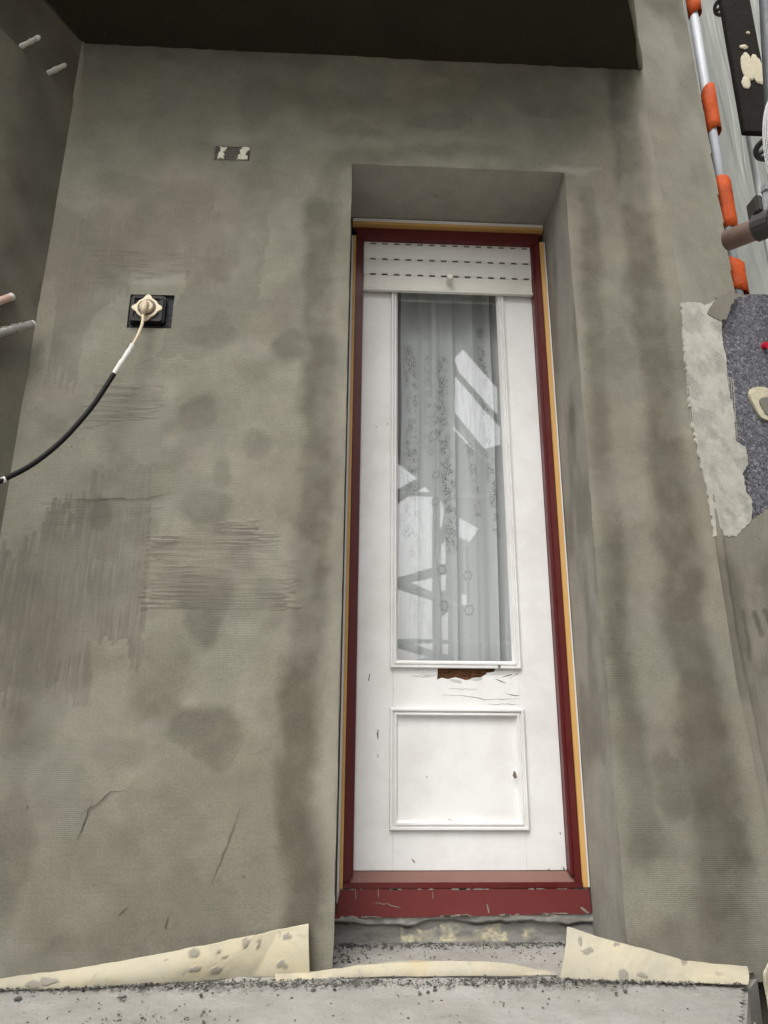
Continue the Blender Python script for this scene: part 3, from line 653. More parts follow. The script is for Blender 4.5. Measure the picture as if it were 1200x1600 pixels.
part('mortar_fill', M['mortar'], door, (-.008, .0005, .303, .33, .02, 2.64), bevel=0)
# sill
mb = MB(); mb.prism(rough_outline([(-.003, .072), (.797, .082), (.795, .152), (.012, .154)], .02, .0012, 1), .284, .36); mb.build('sill_board', M['sill_red'], door)
mb = MB(); mb.add([(.020, .292, .1545), (.780, .292, .1545), (.757, .346, .1925), (.043, .346, .1925), (.020, .292, .12), (.780, .292, .12), (.757, .346, .12), (.043, .346, .12)], [(0, 1, 2, 3), (0, 4, 5, 1), (1, 5, 6, 2), (3, 7, 4, 0), (2, 6, 7, 3)])
mb.build('sill_slope', M['dusty_red'], door)
part('sill_lip', M['red_paint'], door, (.024, .776, .2815, .291, .1545, .171), bevel=.002)
for i in range(34):
    x = rnd.uniform(.01, .79); mb = MB(); w = rnd.uniform(.004, .05); hh = rnd.uniform(.0008, .0024); z = rnd.choice([.1525, .0735 + x * .0125, .1525, .075 + x * .0125])
    mb.prism(rough_outline([(x, z - hh), (x + w, z - hh), (x + w, z + hh), (x, z + hh)], .003, .0009, i), .2832, .2850); mb.build('paint_chip', M['splat'], door)
for pts, w in [([(.06, .15), (.061, .125)], .004), ([(.13, .155), (.131, .13)], .004), ([(.30, .145), (.301, .125)], .003), ([(.47, .11), (.475, .085)], .008), ([(.12, .115), (.16, .112), (.2, .10)], .003), ([(.765, .10), (.785, .085)], .012)]:
    sliver('paint_chip', pts, w, .2832, M['splat'], door, 3)

leaf = empty('leaf', (0, 0, 0)); leaf.parent = door; leaf.location = (0, 0, 0)
LY = .345
part('stile', M['white_paint'], leaf, (.0515, .1785, LY, LY + .04, .194, 2.60), bevel=.0015)
part('stile', M['white_paint'], leaf, (.6155, .7455, LY, LY + .04, .194, 2.60), bevel=.0015)
part('bottom_rail', M['white_paint'], leaf, (.1790, .6150, LY + .0006, LY + .04, .194, .33), bevel=.001)
part('top_rail', M['white_paint'], leaf, (.1790, .6150, LY + .0006, LY + .04, 2.50, 2.60), bevel=.001)
# middle rail: rotten along its top, the paint skin torn open
hole = [(0.331, 0.794), (0.347, 0.801), (0.369, 0.796), (0.396, 0.803), (0.418, 0.797), (0.432, 0.793), (0.463, 0.800), (0.486, 0.804), (0.504, 0.815), (0.531, 0.822), (0.541, 0.840)]
ra, rb = hole[0][0], hole[-1][0]
top = .842
poly = [(.1790, .672), (.6150, .672), (.6150, top), (rb, top)] + list(reversed(hole)) + [(ra + .004, top), (.1790, top)]
mb = MB(); mb.prism(poly, LY + .0008, LY + .0045); mb.build('middle_rail', M['white_paint'], leaf)
U, V = np.meshgrid(np.linspace(ra - .03, rb + .03, 90), np.linspace(.775, .845, 40), indexing='ij')
dy = fbm(U * 60, V * 160, 5) * .010
grid_obj('rotten_wood', np.stack([U, LY + .005 + dy, V], -1), M['rot'], leaf)
part('middle_rail_core', M['bare_wood'], leaf, (.1790, .6150, LY + .022, LY + .04, .66, .85), bevel=0)
for i, (a, b_) in enumerate([((0.262, 0.819), (0.329, 0.807)), ((0.504, 0.817), (0.594, 0.823)), ((0.369, 0.796), (0.422, 0.786)), ((0.447, 0.797), (0.492, 0.800))]):
    mb = MB(); n_ = 8; vs_ = []
    for j in range(n_ + 1):
        t = j / n_; x = a[0] + (b_[0] - a[0]) * t; z = a[1] + (b_[1] - a[1]) * t; w = .006 * math.sin(math.pi * (t * .9 + .05)) + .001
        vs_ += [(x, LY + .0002, z - w), (x, LY - .004 * math.sin(math.pi * t), z + w * .6)]
    mb.add(vs_, [(2 * j, 2 * j + 2, 2 * j + 3, 2 * j + 1) for j in range(n_)]); mb.build('paint_flake', M['white_paint'], leaf, fix=False)
for i, (pts, w) in enumerate([([(0.269, 0.815), (0.298, 0.809), (0.329, 0.811)], .0018), ([(0.346, 0.742), (0.430, 0.741), (0.501, 0.727), (0.617, 0.732)], .0016), ([(0.560, 0.807), (0.594, 0.814)], .003),
                              ([(0.537, 0.798), (0.570, 0.785)], .003), ([(0.569, 0.749), (0.618, 0.743)], .0025), ([(0.505, 0.714), (0.616, 0.713)], .0014), ([(0.235, 0.806), (0.307, 0.802)], .0012),
                              ([(0.368, 0.766), (0.469, 0.761)], .0012), ([(0.584, 0.801), (0.622, 0.823)], .0012)]):
    sliver('paint_crack', pts, w, LY + .0004, M['crack'], leaf, 40 + i)
# lower panel
part('panel', M['white_paint'], leaf, (.170, .626, LY + .008, LY + .03, .318, .692), bevel=0)
def moulding(name, x0, x1, z0, z1, w, prof, parent, m, notop=False):
    """picture-frame moulding, profile = [(inset fraction, y)]"""
    mb = MB(); rings = []
    for t, y in prof:
        q = w * t; rings.append([(x0 + q, y, z0 + q), (x1 - q, y, z0 + q), (x1 - q, y, z1 - q), (x0 + q, y, z1 - q)])
    vs_ = [p for r_ in rings for p in r_]; fs = []
    for i in range(len(rings) - 1):
        for j in range(4): fs.append((i * 4 + j, i * 4 + (j + 1) % 4, (i + 1) * 4 + (j + 1) % 4, (i + 1) * 4 + j))
    mb.add(vs_, fs); return mb.build(name, m, parent, fix=False)
prof = [(0, LY + .003), (0, LY - .008), (.08, LY - .013), (.30, LY - .013), (.36, LY - .005), (.46, LY - .003), (.56, LY - .010), (.74, LY - .010), (.82, LY - .002), (1.0, LY + .011)]
moulding('panel_moulding', .1668, .6275, .314, .699, .030, prof, leaf, M['white_paint'])
moulding('glazing_moulding', .1668, .6260, .8325, 2.56, .027, prof, leaf, M['white_paint'])
mb = MB(); mb.box(.185, .61, LY + .0125, LY + .0165, .85, 2.55)
pane = mb.build('glass_pane', M['glass'], leaf)
lump((0.548, 0.334, 0.839), (.007, .003, .006), M['mortar'], 'mortar_spot', leaf, 8, 2)
lump((0.268, 0.334, 0.838), (.004, .002, .003), M['mortar'], 'mortar_spot', leaf, 9, 2)
# chips in the white paint
for i, (pts, w, y) in enumerate([([(0.096, 0.813), (0.094, 0.788)], .005, LY), ([(0.128, 0.627), (0.128, 0.596)], .005, LY), ([(0.127, 0.549), (0.127, 0.537)], .003, LY), ([(0.241, 0.229), (0.250, 0.217)], .004, LY), ([(0.584, 0.497), (0.589, 0.475)], .012, LY - .0105),
                                 ([(0.685, 0.198), (0.691, 0.190)], .008, LY), ([(0.734, 0.203), (0.741, 0.192)], .007, LY), ([(0.730, 0.309), (0.732, 0.301)], .004, LY), ([(0.153, 1.758), (0.151, 1.747)], .003, LY), ([(0.111, 1.744), (0.114, 1.736)], .003, LY),
                                 ([(0.291, 0.479), (0.293, 0.473)], .003, LY + .008), ([(0.361, 0.346), (0.378, 0.342)], .003, LY + .0075)]):
    sliver('paint_chip', pts, w, y - .0004, M['bare_wood'], leaf, 70 + i)

# ---- roller shutter
shut = empty('roller_shutter', (.4, .32, 2.31), 'cream roller shutter pulled a little way down over the door', 'shutter')
SX0, SX1 = .0525, .7445
ZS = [(0.049, 2.407)[1] + .004, (0.048, 2.480)[1] + .004, (0.047, 2.555)[1] + .004]
ZB = (0.050, 2.328)[1]
for (z0, z1) in ((ZS[0], ZS[1] - .0092), (ZS[1], ZS[2] - .0092), (ZS[2], ZS[2] + .06)):
    mb = MB(); n_ = 6; vs_ = []
    for j in range(n_ + 1):
        t = j / n_; y = .324 - .0035 * math.sin(math.pi * t) ** .6
        vs_ += [(SX0, y, z0 + (z1 - z0) * t), (SX1, y, z0 + (z1 - z0) * t)]
    mb.add(vs_, [(2 * j, 2 * j + 1, 2 * j + 3, 2 * j + 2) for j in range(n_)])
    mb.box(SX0, SX1, .326, .332, z0, z1)
    s = mb.build('slat', M['cream_plastic'], shut)
    # bridges between the light slots below the slat
    x = SX0; pitch = .0487
    while x < SX1 - .01:
        MB().box(x, min(x + .0255, SX1), .3235, .3255, z0 - .0088, z0 + .0002).build('slot_bridge', M['cream_plastic'], s); x += pitch
    part('slot_shade_rail', M['joint_dark'], s, (SX0, SX1, .3295, .3335, z0 - .0095, z0 + .0005), bevel=0)  # dark strip coloured to stand in for the shade inside the slots
part('bottom_bar', M['bar_plastic'], shut, (SX0, SX1, .3215, .334, ZB + .010, ZS[0] - .0092), bevel=.003)
part('bottom_lip', M['cream_plastic'], shut, (SX0 - .002, SX1 + .002, .3165, .334, ZB, ZB + .0095), bevel=.002)
mb = MB(); kx, ky, kz = (0.400, 0.318, 2.374)
mb.tube([(kx, .322, kz), (kx, .312, kz), (kx, .280, kz), (kx, .276, kz)], [.012, .0135, .0125, .009], 20); mb.build('stop_knob', M['bar_plastic'], shut, smooth=False)

# ---- lace curtain
xs = np.linspace(.135, .66, 300); zs = np.linspace(.70, 2.62, 700); U, V = np.meshgrid(xs, zs, indexing='ij')
t = (2.62 - V) / 1.92
Uw = U + .012 * np.sin(V * 2.6 + 1) * t + .02 * (fbm(V * 1.6, V * 0 + 2, 3) - .5)
ph = Uw * 84 + 1.2 * np.sin(V * 1.4) + 2.2 * fbm(Uw * 9, V * .5, 2)
fold = .024 * (np.abs(np.sin(ph * .5)) ** .7 - .5) * (1 - .3 * t) + .012 * np.sin(Uw * 41 + 2) + .012 * (fbm(Uw * 24, V * .8, 3) - .5)
holeM = np.zeros_like(U); mot = np.zeros_like(U)
def lace_band(pts, w, k):
    q = polydist(U + .02 * (fbm(U * 20, V * 6, 3) - .5), V, pts) / w; np.maximum(holeM, k * (1 - sstep(.4, 1.25, q)), out=holeM)
lace_band([(0.247, 2.137), (0.261, 1.850), (0.257, 1.578), (0.244, 1.346)], .030, .9)
lace_band([(0.384, 2.083), (0.374, 1.825), (0.396, 1.635), (0.403, 1.477), (0.404, 1.299)], .032, 1.0)
lace_band([(0.548, 2.237), (0.560, 1.972), (0.563, 1.720), (0.574, 1.533), (0.582, 1.353)], .020, 1.0)
lace_band([(0.494, 1.718), (0.506, 1.531), (0.510, 1.428)], .014, .9)
lace_band([(0.327, 2.200), (0.326, 1.687)], .018, .45)
lace_band([(0.269, 1.474), (0.278, 1.031)], .04, .4)
for pts in ([(0.353, 1.783), (0.345, 1.273), (0.370, 1.032)], [(0.470, 1.300), (0.469, 1.034)]):
    q = polydist(U, V, pts); np.maximum(mot, (1 - sstep(.002, .005, q)) * (np.sin(V * 900) > -.2), out=mot)
for c, r in [((0.347, 1.756), .020), ((0.352, 1.586), .014), ((0.348, 1.476), .014), ((0.368, 1.205), .017), ((0.469, 1.189), .016), ((0.470, 1.057), .018), ((0.373, 1.068), .018)]:
    an = np.arctan2(V - c[1], U - c[0]); q = np.hypot((U - c[0]) * 1.25, V - c[1]) / (1 + .14 * np.cos(an * 6)); np.maximum(mot, 1 - sstep(.0022, .0045, np.abs(q - r)), out=mot)
holeM *= sstep(.32, .62, fbm(U * 55, V * 38, 3)) * .9 + .1
cur = grid_obj('curtain', np.stack([U, .455 + fold, V], -1), M['lace'], None, masks={'mask': np.stack([holeM, mot, 0 * U], -1)})
tag(cur, 'pale grey lace curtain hanging in folds behind the door glass', 'curtain')

# ================================================================ socket and cable
sock = empty('power_socket', (-.69, -.005, 1.99), 'black square wall socket set in a hole cut through the plaster', 'socket')
sx0, sz1 = (-0.752, 2.062); sx1, sz0 = (-0.602, 1.930)
pocket(sx0, sx1, sz0, sz1, .012, M['eps_dark'], 'cutout', sock)
bx0, bz1 = (-0.746, 2.051); bx1, bz0 = (-0.630, 1.945)
def rrect(x0, x1, z0, z1, r, n=6):
    o = []
    for cx0, cz0, a in ((x1 - r, z1 - r, 0), (x0 + r, z1 - r, 90), (x0 + r, z0 + r, 180), (x1 - r, z0 + r, 270)):
        for i in range(n + 1): q = math.radians(a + 90 * i / n); o.append((cx0 + r * math.cos(q), cz0 + r * math.sin(q)))
    return o
mb = MB(); mb.prism(rrect(bx0, bx1 + .002, bz0, bz1, .012), -.011, .0118); mb.build('box', M['socket_black'], sock, bevel=.003)
ro = rrect(bx0 + .004, bx1 - .004, bz0 + .004, bz1 - .004, .011); ri = rrect(bx0 + .015, bx1 - .015, bz0 + .014, bz1 - .014, .010); n_ = len(ro)
mb = MB(); mb.add([(x, -.0105, z) for x, z in ro] + [(x, -.016, z) for x, z in ro] + [(x, -.016, z) for x, z in ri] + [(x, -.0115, z) for x, z in ri],
       [(i + a * n_, (i + 1) % n_ + a * n_, (i + 1) % n_ + (a + 1) * n_, i + (a + 1) * n_) for a in range(3) for i in range(n_)]); mb.build('rim', M['socket_black'], sock)
pc = (-0.687, 1.999)
o = []
for i in range(48):
    q = 2 * math.pi * i / 48; r = .039 + .013 * max(0, math.cos(4 * q)) ** 1.3; o.append((pc[0] + r * math.cos(q), pc[1] + r * math.sin(q)))
mb = MB(); mb.prism(o, -.019, -.0112); mb.build('cover_plate', M['plate_cream'], sock, bevel=.0015)
mb = MB(); mb.tube([(pc[0], -.018, pc[1]), (pc[0], -.0203, pc[1])], [.031, .031], 32); mb.build('socket_well', M['bare_wood'], sock)
for dx, dz in ((bx0 + .013, bz1 - .013), (bx1 - .013, bz1 - .013)):
    mb = MB(); mb.tube([(dx, -.012, dz), (dx, -.0185, dz)], [.005, .004], 12); mb.build('screw', M['joint_dark'], sock)

cab = empty('power_cable', (-.7, -.03, 1.99), 'cream plug with a black cable spliced in white tape, hanging across the wall', 'cable')
mb = MB(); mb.tube([(pc[0], -.0205, pc[1]), (pc[0], -.029, pc[1]), (pc[0], -.031, pc[1])], [.0235, .0225, .020], 24); mb.build('plug_face', M['cream_cable'], cab, smooth=False)
mb = MB(); mb.tube([(pc[0] - .001, -.031, pc[1] + .014), (pc[0] - .001, -.036, pc[1] + .008), (pc[0] - .002, -.040, pc[1] - .020), (pc[0] - .003, -.041, pc[1] - .042)], [.007, .011, .0105, .0075], 14); mb.build('plug', M['cream_cable'], cab, smooth=True)
def smooth_path(P, n=8):
    P = [Vector(p) for p in P]; o = []
    for i in range(len(P) - 1):
        a, b_, c, d_ = P[max(i - 1, 0)], P[i], P[i + 1], P[min(i + 2, len(P) - 1)]
        for j in range(n):
            t = j / n; o.append(.5 * ((2 * b_) + (c - a) * t + (2 * a - 5 * b_ + 4 * c - d_) * t * t + (3 * b_ - a - 3 * c + d_) * t ** 3))
    o.append(P[-1]); return o
CW = (pc[0] - .003, -.041, pc[1] - .040)
c1 = [CW, (-0.685, -0.050, 1.916), (-0.692, -0.060, 1.866), (-0.703, -0.070, 1.820)]
c2 = [(-0.701, -0.070, 1.825), (-0.718, -0.075, 1.779), (-0.732, -0.080, 1.744), (-0.745, -0.085, 1.707)]
c3 = [(-0.743, -0.085, 1.711), (-0.782, -0.100, 1.606), (-0.821, -0.115, 1.523), (-0.866, -0.130, 1.446), (-0.923, -0.150, 1.373), (-0.980, -0.170, 1.322), (-1.030, -0.200, 1.278), (-1.117, -0.280, 1.220), (-1.219, -0.400, 1.193)]
mb = MB(); mb.tube(smooth_path(c1), .0052, 12); mb.build('cream_lead', M['cream_cable'], cab, smooth=True)
sp2 = smooth_path(c2, 10); mb = MB(); mb.tube(sp2, [.0068 + .0022 * float(vnoise(i * .45, 3.)) for i in range(len(sp2))], 12); mb.build('tape_wrap', M['white_tape'], cab, smooth=True)
mb = MB(); mb.tube(smooth_path(c3), .0078, 14); mb.build('black_lead', M['black_cable'], cab, smooth=True)
mb = MB(); mb.tube([(-0.981, -0.170, 1.320), (-0.990, -0.173, 1.314)], .0088, 14); mb.build('tape_ring', M['white_tape'], cab)

# ================================================================ pins and rods in the side wall
def lwp(s, z, off=0): return Vector((XL + T27[0] * s + N27[0] * off, T27[1] * s + N27[1] * off, z))
def pin(base, L, r, m, name, label, cat, group=None, tilt=0.0, lean=0.0, seed=0):
    a = lwp(base[0], base[1], -.01); dirv = Vector((N27[0], N27[1], tilt)) + Vector((T27[0], T27[1], 0)) * lean; dirv.normalize()
    n_ = 16; pts = [a + dirv * (L * i / n_) for i in range(n_ + 1)]
    mb = MB(); mb.tube(pts, [r * (.72 + .5 * float(vnoise(i * .8 + seed * 9, seed * 3.3))) for i in range(n_)] + [r * .55], 10)
    return tag(mb.build(name, m, None, smooth=True), label, cat, group)
pin((0.230, 2.906), .098, .0085, M['pin_white'], 'anchor_pin', 'mortar-crusted white pin jutting from the side wall, nearer the picture corner', 'pin', 'pins in the side wall', .0, .0, 1)
pin((0.113, 2.909), .092, .0082, M['pin_white'], 'anchor_pin', 'mortar-crusted white pin jutting from the side wall, nearer the back wall', 'pin', 'pins in the side wall', .0, .0, 2)
def rod(p0, p1, r, m, name, label, cat, mtip=None):
    p0, p1 = Vector(p0), Vector(p1); root = empty(name, p0, label, cat)
    mb = MB(); mb.tube([p0, p0.lerp(p1, .9), p1], [r, r, r], 16); mb.build('shaft', m, root, smooth=False, bevel=.001)
    d_ = (p1 - p0).normalized()
    return root, d_
r1, d1 = rod((-1.142, -0.220, 1.835), (-1.105, -0.100, 1.967), .0125, M['pin_pink'], 'plastic_dowel', 'pinkish round dowel end jutting in above the silver rod at the left', 'dowel')
mb = MB(); p = Vector((-1.105, -0.100, 1.967)); mb.tube([p - d1 * .002, p + d1 * .016], [.0118, .0125], 16); mb.build('tip', M['pin_white'], r1)
r2, d2 = rod((-1.152, -0.220, 1.729), (-1.042, -0.050, 1.901), .0135, M['zinc'], 'threaded_rod', 'silver rod crusted with mortar poking in at the left edge', 'rod')
a, b_ = Vector((-1.152, -0.220, 1.729)), Vector((-1.042, -0.050, 1.901))
for i in range(9):
    q = a.lerp(b_, .30 + .065 * i + rnd.uniform(-.02, .02)); lump(q + Vector((0, -.002, .0125)), (.010, .006, .005), M['mortar'], 'mortar_crumb', r2, 30 + i, 2)
p = b_; mb = MB(); mb.tube([p - d2 * .004, p + d2 * .006, p + d2 * .009], [.0135, .0125, .006], 16); mb.build('tip', M['white_tape'], r2, smooth=True)

# ================================================================ cover sheets and rubble on the landing
def cover(name, top, bot, label, lean, thick=.0014, nu=260, nv=30, curl=.012, seed=0, spl=()):
    """top / bot: picture-free outlines [(x, z)] of the upper edge and [(x, y)] of the lower edge on the slab"""
    tx = np.array([p[0] for p in top]); tz = np.array([p[1] for p in top]); bx_ = np.array([p[0] for p in bot]); by_ = np.array([p[1] for p in bot])
    tt = np.linspace(0, 1, nu); sT = np.linspace(0, 1, len(top)); sB = np.linspace(0, 1, len(bot))
    Tx, Tz = np.interp(tt, sT, tx), np.interp(tt, sT, tz); Bx, By = np.interp(tt, sB, bx_), np.interp(tt, sB, by_)
    for a in (Tz, By):
        for _ in range(4): a[1:-1] = .25 * a[:-2] + .5 * a[1:-1] + .25 * a[2:]
    By = np.minimum(By, -.034)
    vv = np.linspace(0, 1, nv)
    P = np.zeros((nu, nv, 3))
    for j, v in enumerate(vv):
        P[:, j, 0] = Bx + (Tx - Bx) * v; P[:, j, 1] = By + lean * v - curl * math.sin(math.pi * v) * (.4 + Tz * 4); P[:, j, 2] = .010 + Tz * v
    P[..., 2] += .004 * (fbm(P[..., 0] * 12 + seed, P[..., 2] * 20, 3) - .5); P[..., 1] += .008 * (fbm(P[..., 0] * 9 + seed, P[..., 2] * 9 + 3, 3) - .5)
    P[..., 1] += .010 * np.abs(((P[..., 0] * 3.1 + P[..., 2] * 5 + .3 * fbm(P[..., 0] * 5, P[..., 2] * 5, 3)) % 1) - .5) * vv[None, :]
    P[..., 2] += vv[None, :] * .003 * (fbm(P[..., 0] * 30 + seed, P[..., 0] * 0, 3) - .5)
    mk = np.zeros((nu, nv)); wxx = P[..., 0] + .018 * (fbm(P[..., 0] * 45, P[..., 2] * 45, 3) - .5); wzz = P[..., 2] + .018 * (fbm(P[..., 0] * 45 + 9, P[..., 2] * 45, 3) - .5)
    for (c_, rx, rz) in spl:
        rx, rz = rx * .8, rz * .8
        mk = np.maximum(mk, 1 - sstep(.85, 1.05, np.hypot((wxx - c_[0]) / rx, (wzz - c_[1]) / rz)))
    P[..., 1] -= .0025 * mk
    P[..., 1] = np.minimum(P[..., 1], -.014)
    low_ = np.clip(1 - P[..., 2] / .03, 0, 1)
    o = grid_obj(name, P, M['card'], None, masks={'mask': np.stack([mk, low_, 0 * mk], -1)})
    sm = o.modifiers.new('thickness', 'SOLIDIFY'); sm.thickness = thick; sm.offset = 0
    tag(o, label, 'cover sheet', 'cream cover sheets along the wall foot'); return o
SPL_L = [((-0.360, 0.075), .018, .014), ((-0.352, 0.045), .016, .011), ((-0.298, 0.037), .014, .014), ((-0.231, 0.094), .010, .015), ((-0.197, 0.089), .008, .012), ((-0.132, 0.038), .020, .012), ((-0.126, 0.100), .014, .006), ((-0.294, 0.076), .006, .008), ((-0.703, 0.028), .030, .008), ((-0.738, 0.017), .030, .010), ((-0.799, 0.002), .014, .008), ((-0.278, 0.063), .004, .004), ((-0.432, 0.060), .004, .003)]
SPL_R = [((0.756, 0.022), .018, .019), ((0.659, 0.086), .008, .009), ((0.801, 0.026), .016, .006), ((0.930, 0.042), .012, .008), ((0.758, 0.078), .014, .004), ((0.672, 0.069), .022, .006)]
cs = cover('cover_sheet', [(-1.025, -0.006), (-0.845, 0.017), (-0.691, 0.032), (-0.534, 0.052), (-0.371, 0.076), (-0.207, 0.098), (-0.139, 0.107), (-0.069, 0.120)],
      [(-1.036, -0.123), (-0.816, -0.107), (-0.634, -0.095), (-0.435, -0.074), (-0.247, -0.042), (-0.060, -0.003)], 'long cream sheet curling up against the wall left of the door', .02, seed=1, spl=SPL_L)
cm = cover('cover_sheet', [(-0.150, 0.009), (-0.034, 0.012), (0.066, 0.022), (0.201, 0.031), (0.337, 0.031), (0.474, 0.022), (0.596, -0.000)],
      [(-0.147, -0.063), (0.000, -0.044), (0.202, -0.020), (0.406, -0.021), (0.594, -0.035)], 'low cream strip lying across the door recess between the two taller sheets', .02, seed=2, curl=.01)
cr = cover('cover_sheet', [(0.634, 0.110), (0.715, 0.086), (0.801, 0.068), (0.931, 0.039), (1.013, 0.031), (1.095, 0.027)],
      [(0.591, -0.064), (0.712, -0.082), (0.873, -0.100), (0.970, -0.107), (1.065, -0.119)], 'cream sheet with a torn upright end standing right of the door', .05, seed=3, spl=SPL_R)
# torn sheet below the end of the landing
U, V = np.meshgrid(np.linspace(0, 1, 40), np.linspace(0, 1, 60), indexing='ij')
q = (1.096, -0.140, -0.013)
P = np.stack([q[0] + .0 + U * .30 + .02 * (fbm(V * 9, V * 0, 3) - .5), q[1] + .04 * np.sin(U * 7) + .05 * (fbm(U * 6, V * 6, 4) - .5), .04 - V * .6 + .02 * fbm(U * 9, V * 2)], -1)
o = grid_obj('cover_sheet', P, M['foam_cream']); sm = o.modifiers.new('thickness', 'SOLIDIFY'); sm.thickness = .003
tag(o, 'crumpled cream sheet hanging below the right end of the landing', 'cover sheet', 'cream cover sheets along the wall foot')

# rubble: broken chips, one uncountable mass
mb = MB(); rr = random.Random(11)
ico = bmesh.new(); bmesh.ops.create_icosphere(ico, subdivisions=1, radius=1); IV = [v.co.copy() for v in ico.verts]; IF = [tuple(v.index for v in f.verts) for f in ico.faces]; ico.free()
def stone(x, y, z, s):
    sx, sy, sz = s * rr.uniform(.6, 1.5), s * rr.uniform(.6, 1.5), s * rr.uniform(.35, .9); a = rr.uniform(0, 6.28); ca_, sa = math.cos(a), math.sin(a)
    vs_ = []
    for v in IV:
        k = rr.uniform(.7, 1.2); px, py, pz = v.x * sx * k, v.y * sy * k, v.z * sz * k; vs_.append((x + px * ca_ - py * sa, y + px * sa + py * ca_, z + pz))
    mb.add(vs_, IF)
for i in range(5200):
    x = rr.uniform(-1.1, 1.05); y = -.075 + rr.gauss(0, .016) - .02 * abs(x) * (x < 0) - .02 * max(x, 0); stone(x, y, .009 + rr.uniform(0, .006), rr.choice([.0009, .0012, .0014, .0018, .0022, .0035]))
for i in range(300):
    x = rr.uniform(-1.1, 1.0); y = rr.uniform(-.5, -.08); stone(x, y, .002, rr.choice([.001, .0012, .002, .003]))
for i in range(900):
    x = rr.uniform(.0, .8); y = .30 - abs(rr.gauss(0, .022)); stone(x, y - .01, .003, rr.choice([.0012, .002, .0025, .004]))
for i in range(300):
    x = rr.uniform(.0, .8); y = rr.uniform(.0, .28); stone(x, y, .003, rr.choice([.001, .0013, .002, .003]))
for i in range(160):
    x = rr.choice([rr.gauss(.02, .03), rr.gauss(.78, .03)]); y = rr.uniform(.1, .29); stone(x, y, .004, rr.choice([.0015, .003, .005]))
for i in range(50): stone(rr.gauss(-.42, .08), rr.gauss(-.27, .03), .003, rr.choice([.002, .003, .006]))
for i in range(16): stone(rr.uniform(-.9, 1.), rr.uniform(-.16, -.09), .006, rr.uniform(.004, .008))
rub = mb.build('rubble', M['gravel'], None, fix=False); tag(rub, 'dark crumbs of mortar and grit scattered along the wall foot', 'rubble', kind='stuff')

# ================================================================ scaffold side of the house, right
px_, py_ = (1.501, 0.150, 3.398)[0], .15
pole = empty('striped_pole', (px_, py_, 2.0), 'white round pole wrapped with orange tape bands beside the wall corner', 'pole')
mb = MB(); mb.tube([(px_, py_, 1.9), (px_, py_, 4.6)], .019, 20); mb.build('tube', M['white_tube'], pole, smooth=True)
def zat(lst): return lst
for i, (za, zb) in enumerate([((1.505, 0.150, 3.926)[2], (1.489, 0.150, 3.677)[2]), ((1.493, 0.150, 3.249)[2], (1.486, 0.150, 3.023)[2]), ((1.491, 0.150, 2.773)[2], (1.493, 0.150, 2.534)[2]), ((1.492, 0.150, 2.391)[2], (1.498, 0.150, 2.252)[2])]):
    n_ = 20; mb = MB(); vs_ = []; rr = .0225
    for z, k in ((za, .020), (za * .75 + zb * .25, .008), (za * .5 + zb * .5, .0), (za * .25 + zb * .75, -.006), (zb, .012)):
        for j in range(n_):
            a = 2 * math.pi * j / n_; r = rr - .001 + .0012 * math.sin(3 * a + i) + .0014 * math.sin(7 * a + z * 60) + .016 * max(0, math.cos(a + .2)); vs_.append((px_ + r * math.cos(a), py_ + r * math.sin(a), z + k * math.cos(a + i)))
    mb.add(vs_, [(a_ * n_ + j, a_ * n_ + (j + 1) % n_, a_ * n_ + n_ + (j + 1) % n_, a_ * n_ + n_ + j) for a_ in range(4) for j in range(n_)]); o = mb.build('orange_band', M['orange_tape'], pole, smooth=True)
    sm = o.modifiers.new('thickness', 'SOLIDIFY'); sm.thickness = .001

# rusty tube reaching out from the wall
a, b_ = Vector((0.888, -0.800, 1.730)), Vector((0.958, -0.920, 1.702)); d_ = (b_ - a).normalized()
rt_ = empty('scaffold_tube', a, 'rusty brown scaffold tube ending in front of the orange-banded pole', 'scaffold tube')
def pipe(name, p0, p1, ro_, ri_, m, parent):
    mb = MB(); d0 = (Vector(p1) - Vector(p0)).normalized()
    mb.tube([Vector(p0) + d0 * .06, Vector(p0) + d0 * .001, p0, Vector(p0), Vector(p0) + d0 * .06], [ro_, ro_, ro_ - .001, ri_, ri_], 24, cap=False)
    mb.tube([Vector(p0) + d0 * .06, p1], ro_, 24, cap=False); mb.tube([Vector(p0) + d0 * .0599, Vector(p0) + d0 * .0602], ri_ + .0005, 24); return mb.build(name, m, parent, smooth=False, fix=False)
pipe('tube', a, b_ + d_ * .5, .024, .020, M['rust'], rt_)
for p in rt_.children[0].data.polygons: p.use_smooth = len(p.vertices) == 4
# coupler on it
cp = empty('scaffold_coupler', Vector((0.934, -0.870, 1.730)), 'dark clamp gripping the rusty tube at the right edge', 'coupler')
q = Vector((0.935, -0.875, 1.716)); mb = MB(); mb.tube([q - d_ * .022, q + d_ * .022], .031, 16); mb.build('clamp_body', M['cast_iron'], cp, bevel=.003)
mb = MB(); mb.tube([q + Vector((-.004, -.01, .02)), q + Vector((.004, -.02, .075))], [.012, .009], 10); mb.tube([q + Vector((.004, -.02, .07)), q + Vector((.006, -.021, .085))], .014, 6); mb.build('bolt', M['steel'], cp)
mb = MB(); mb.box(q.x - .026, q.x - .008, q.y - .02, q.y + .02, q.z + .02, q.z + .065); mb.build('lug', M['cast_iron'], cp, bevel=.004)

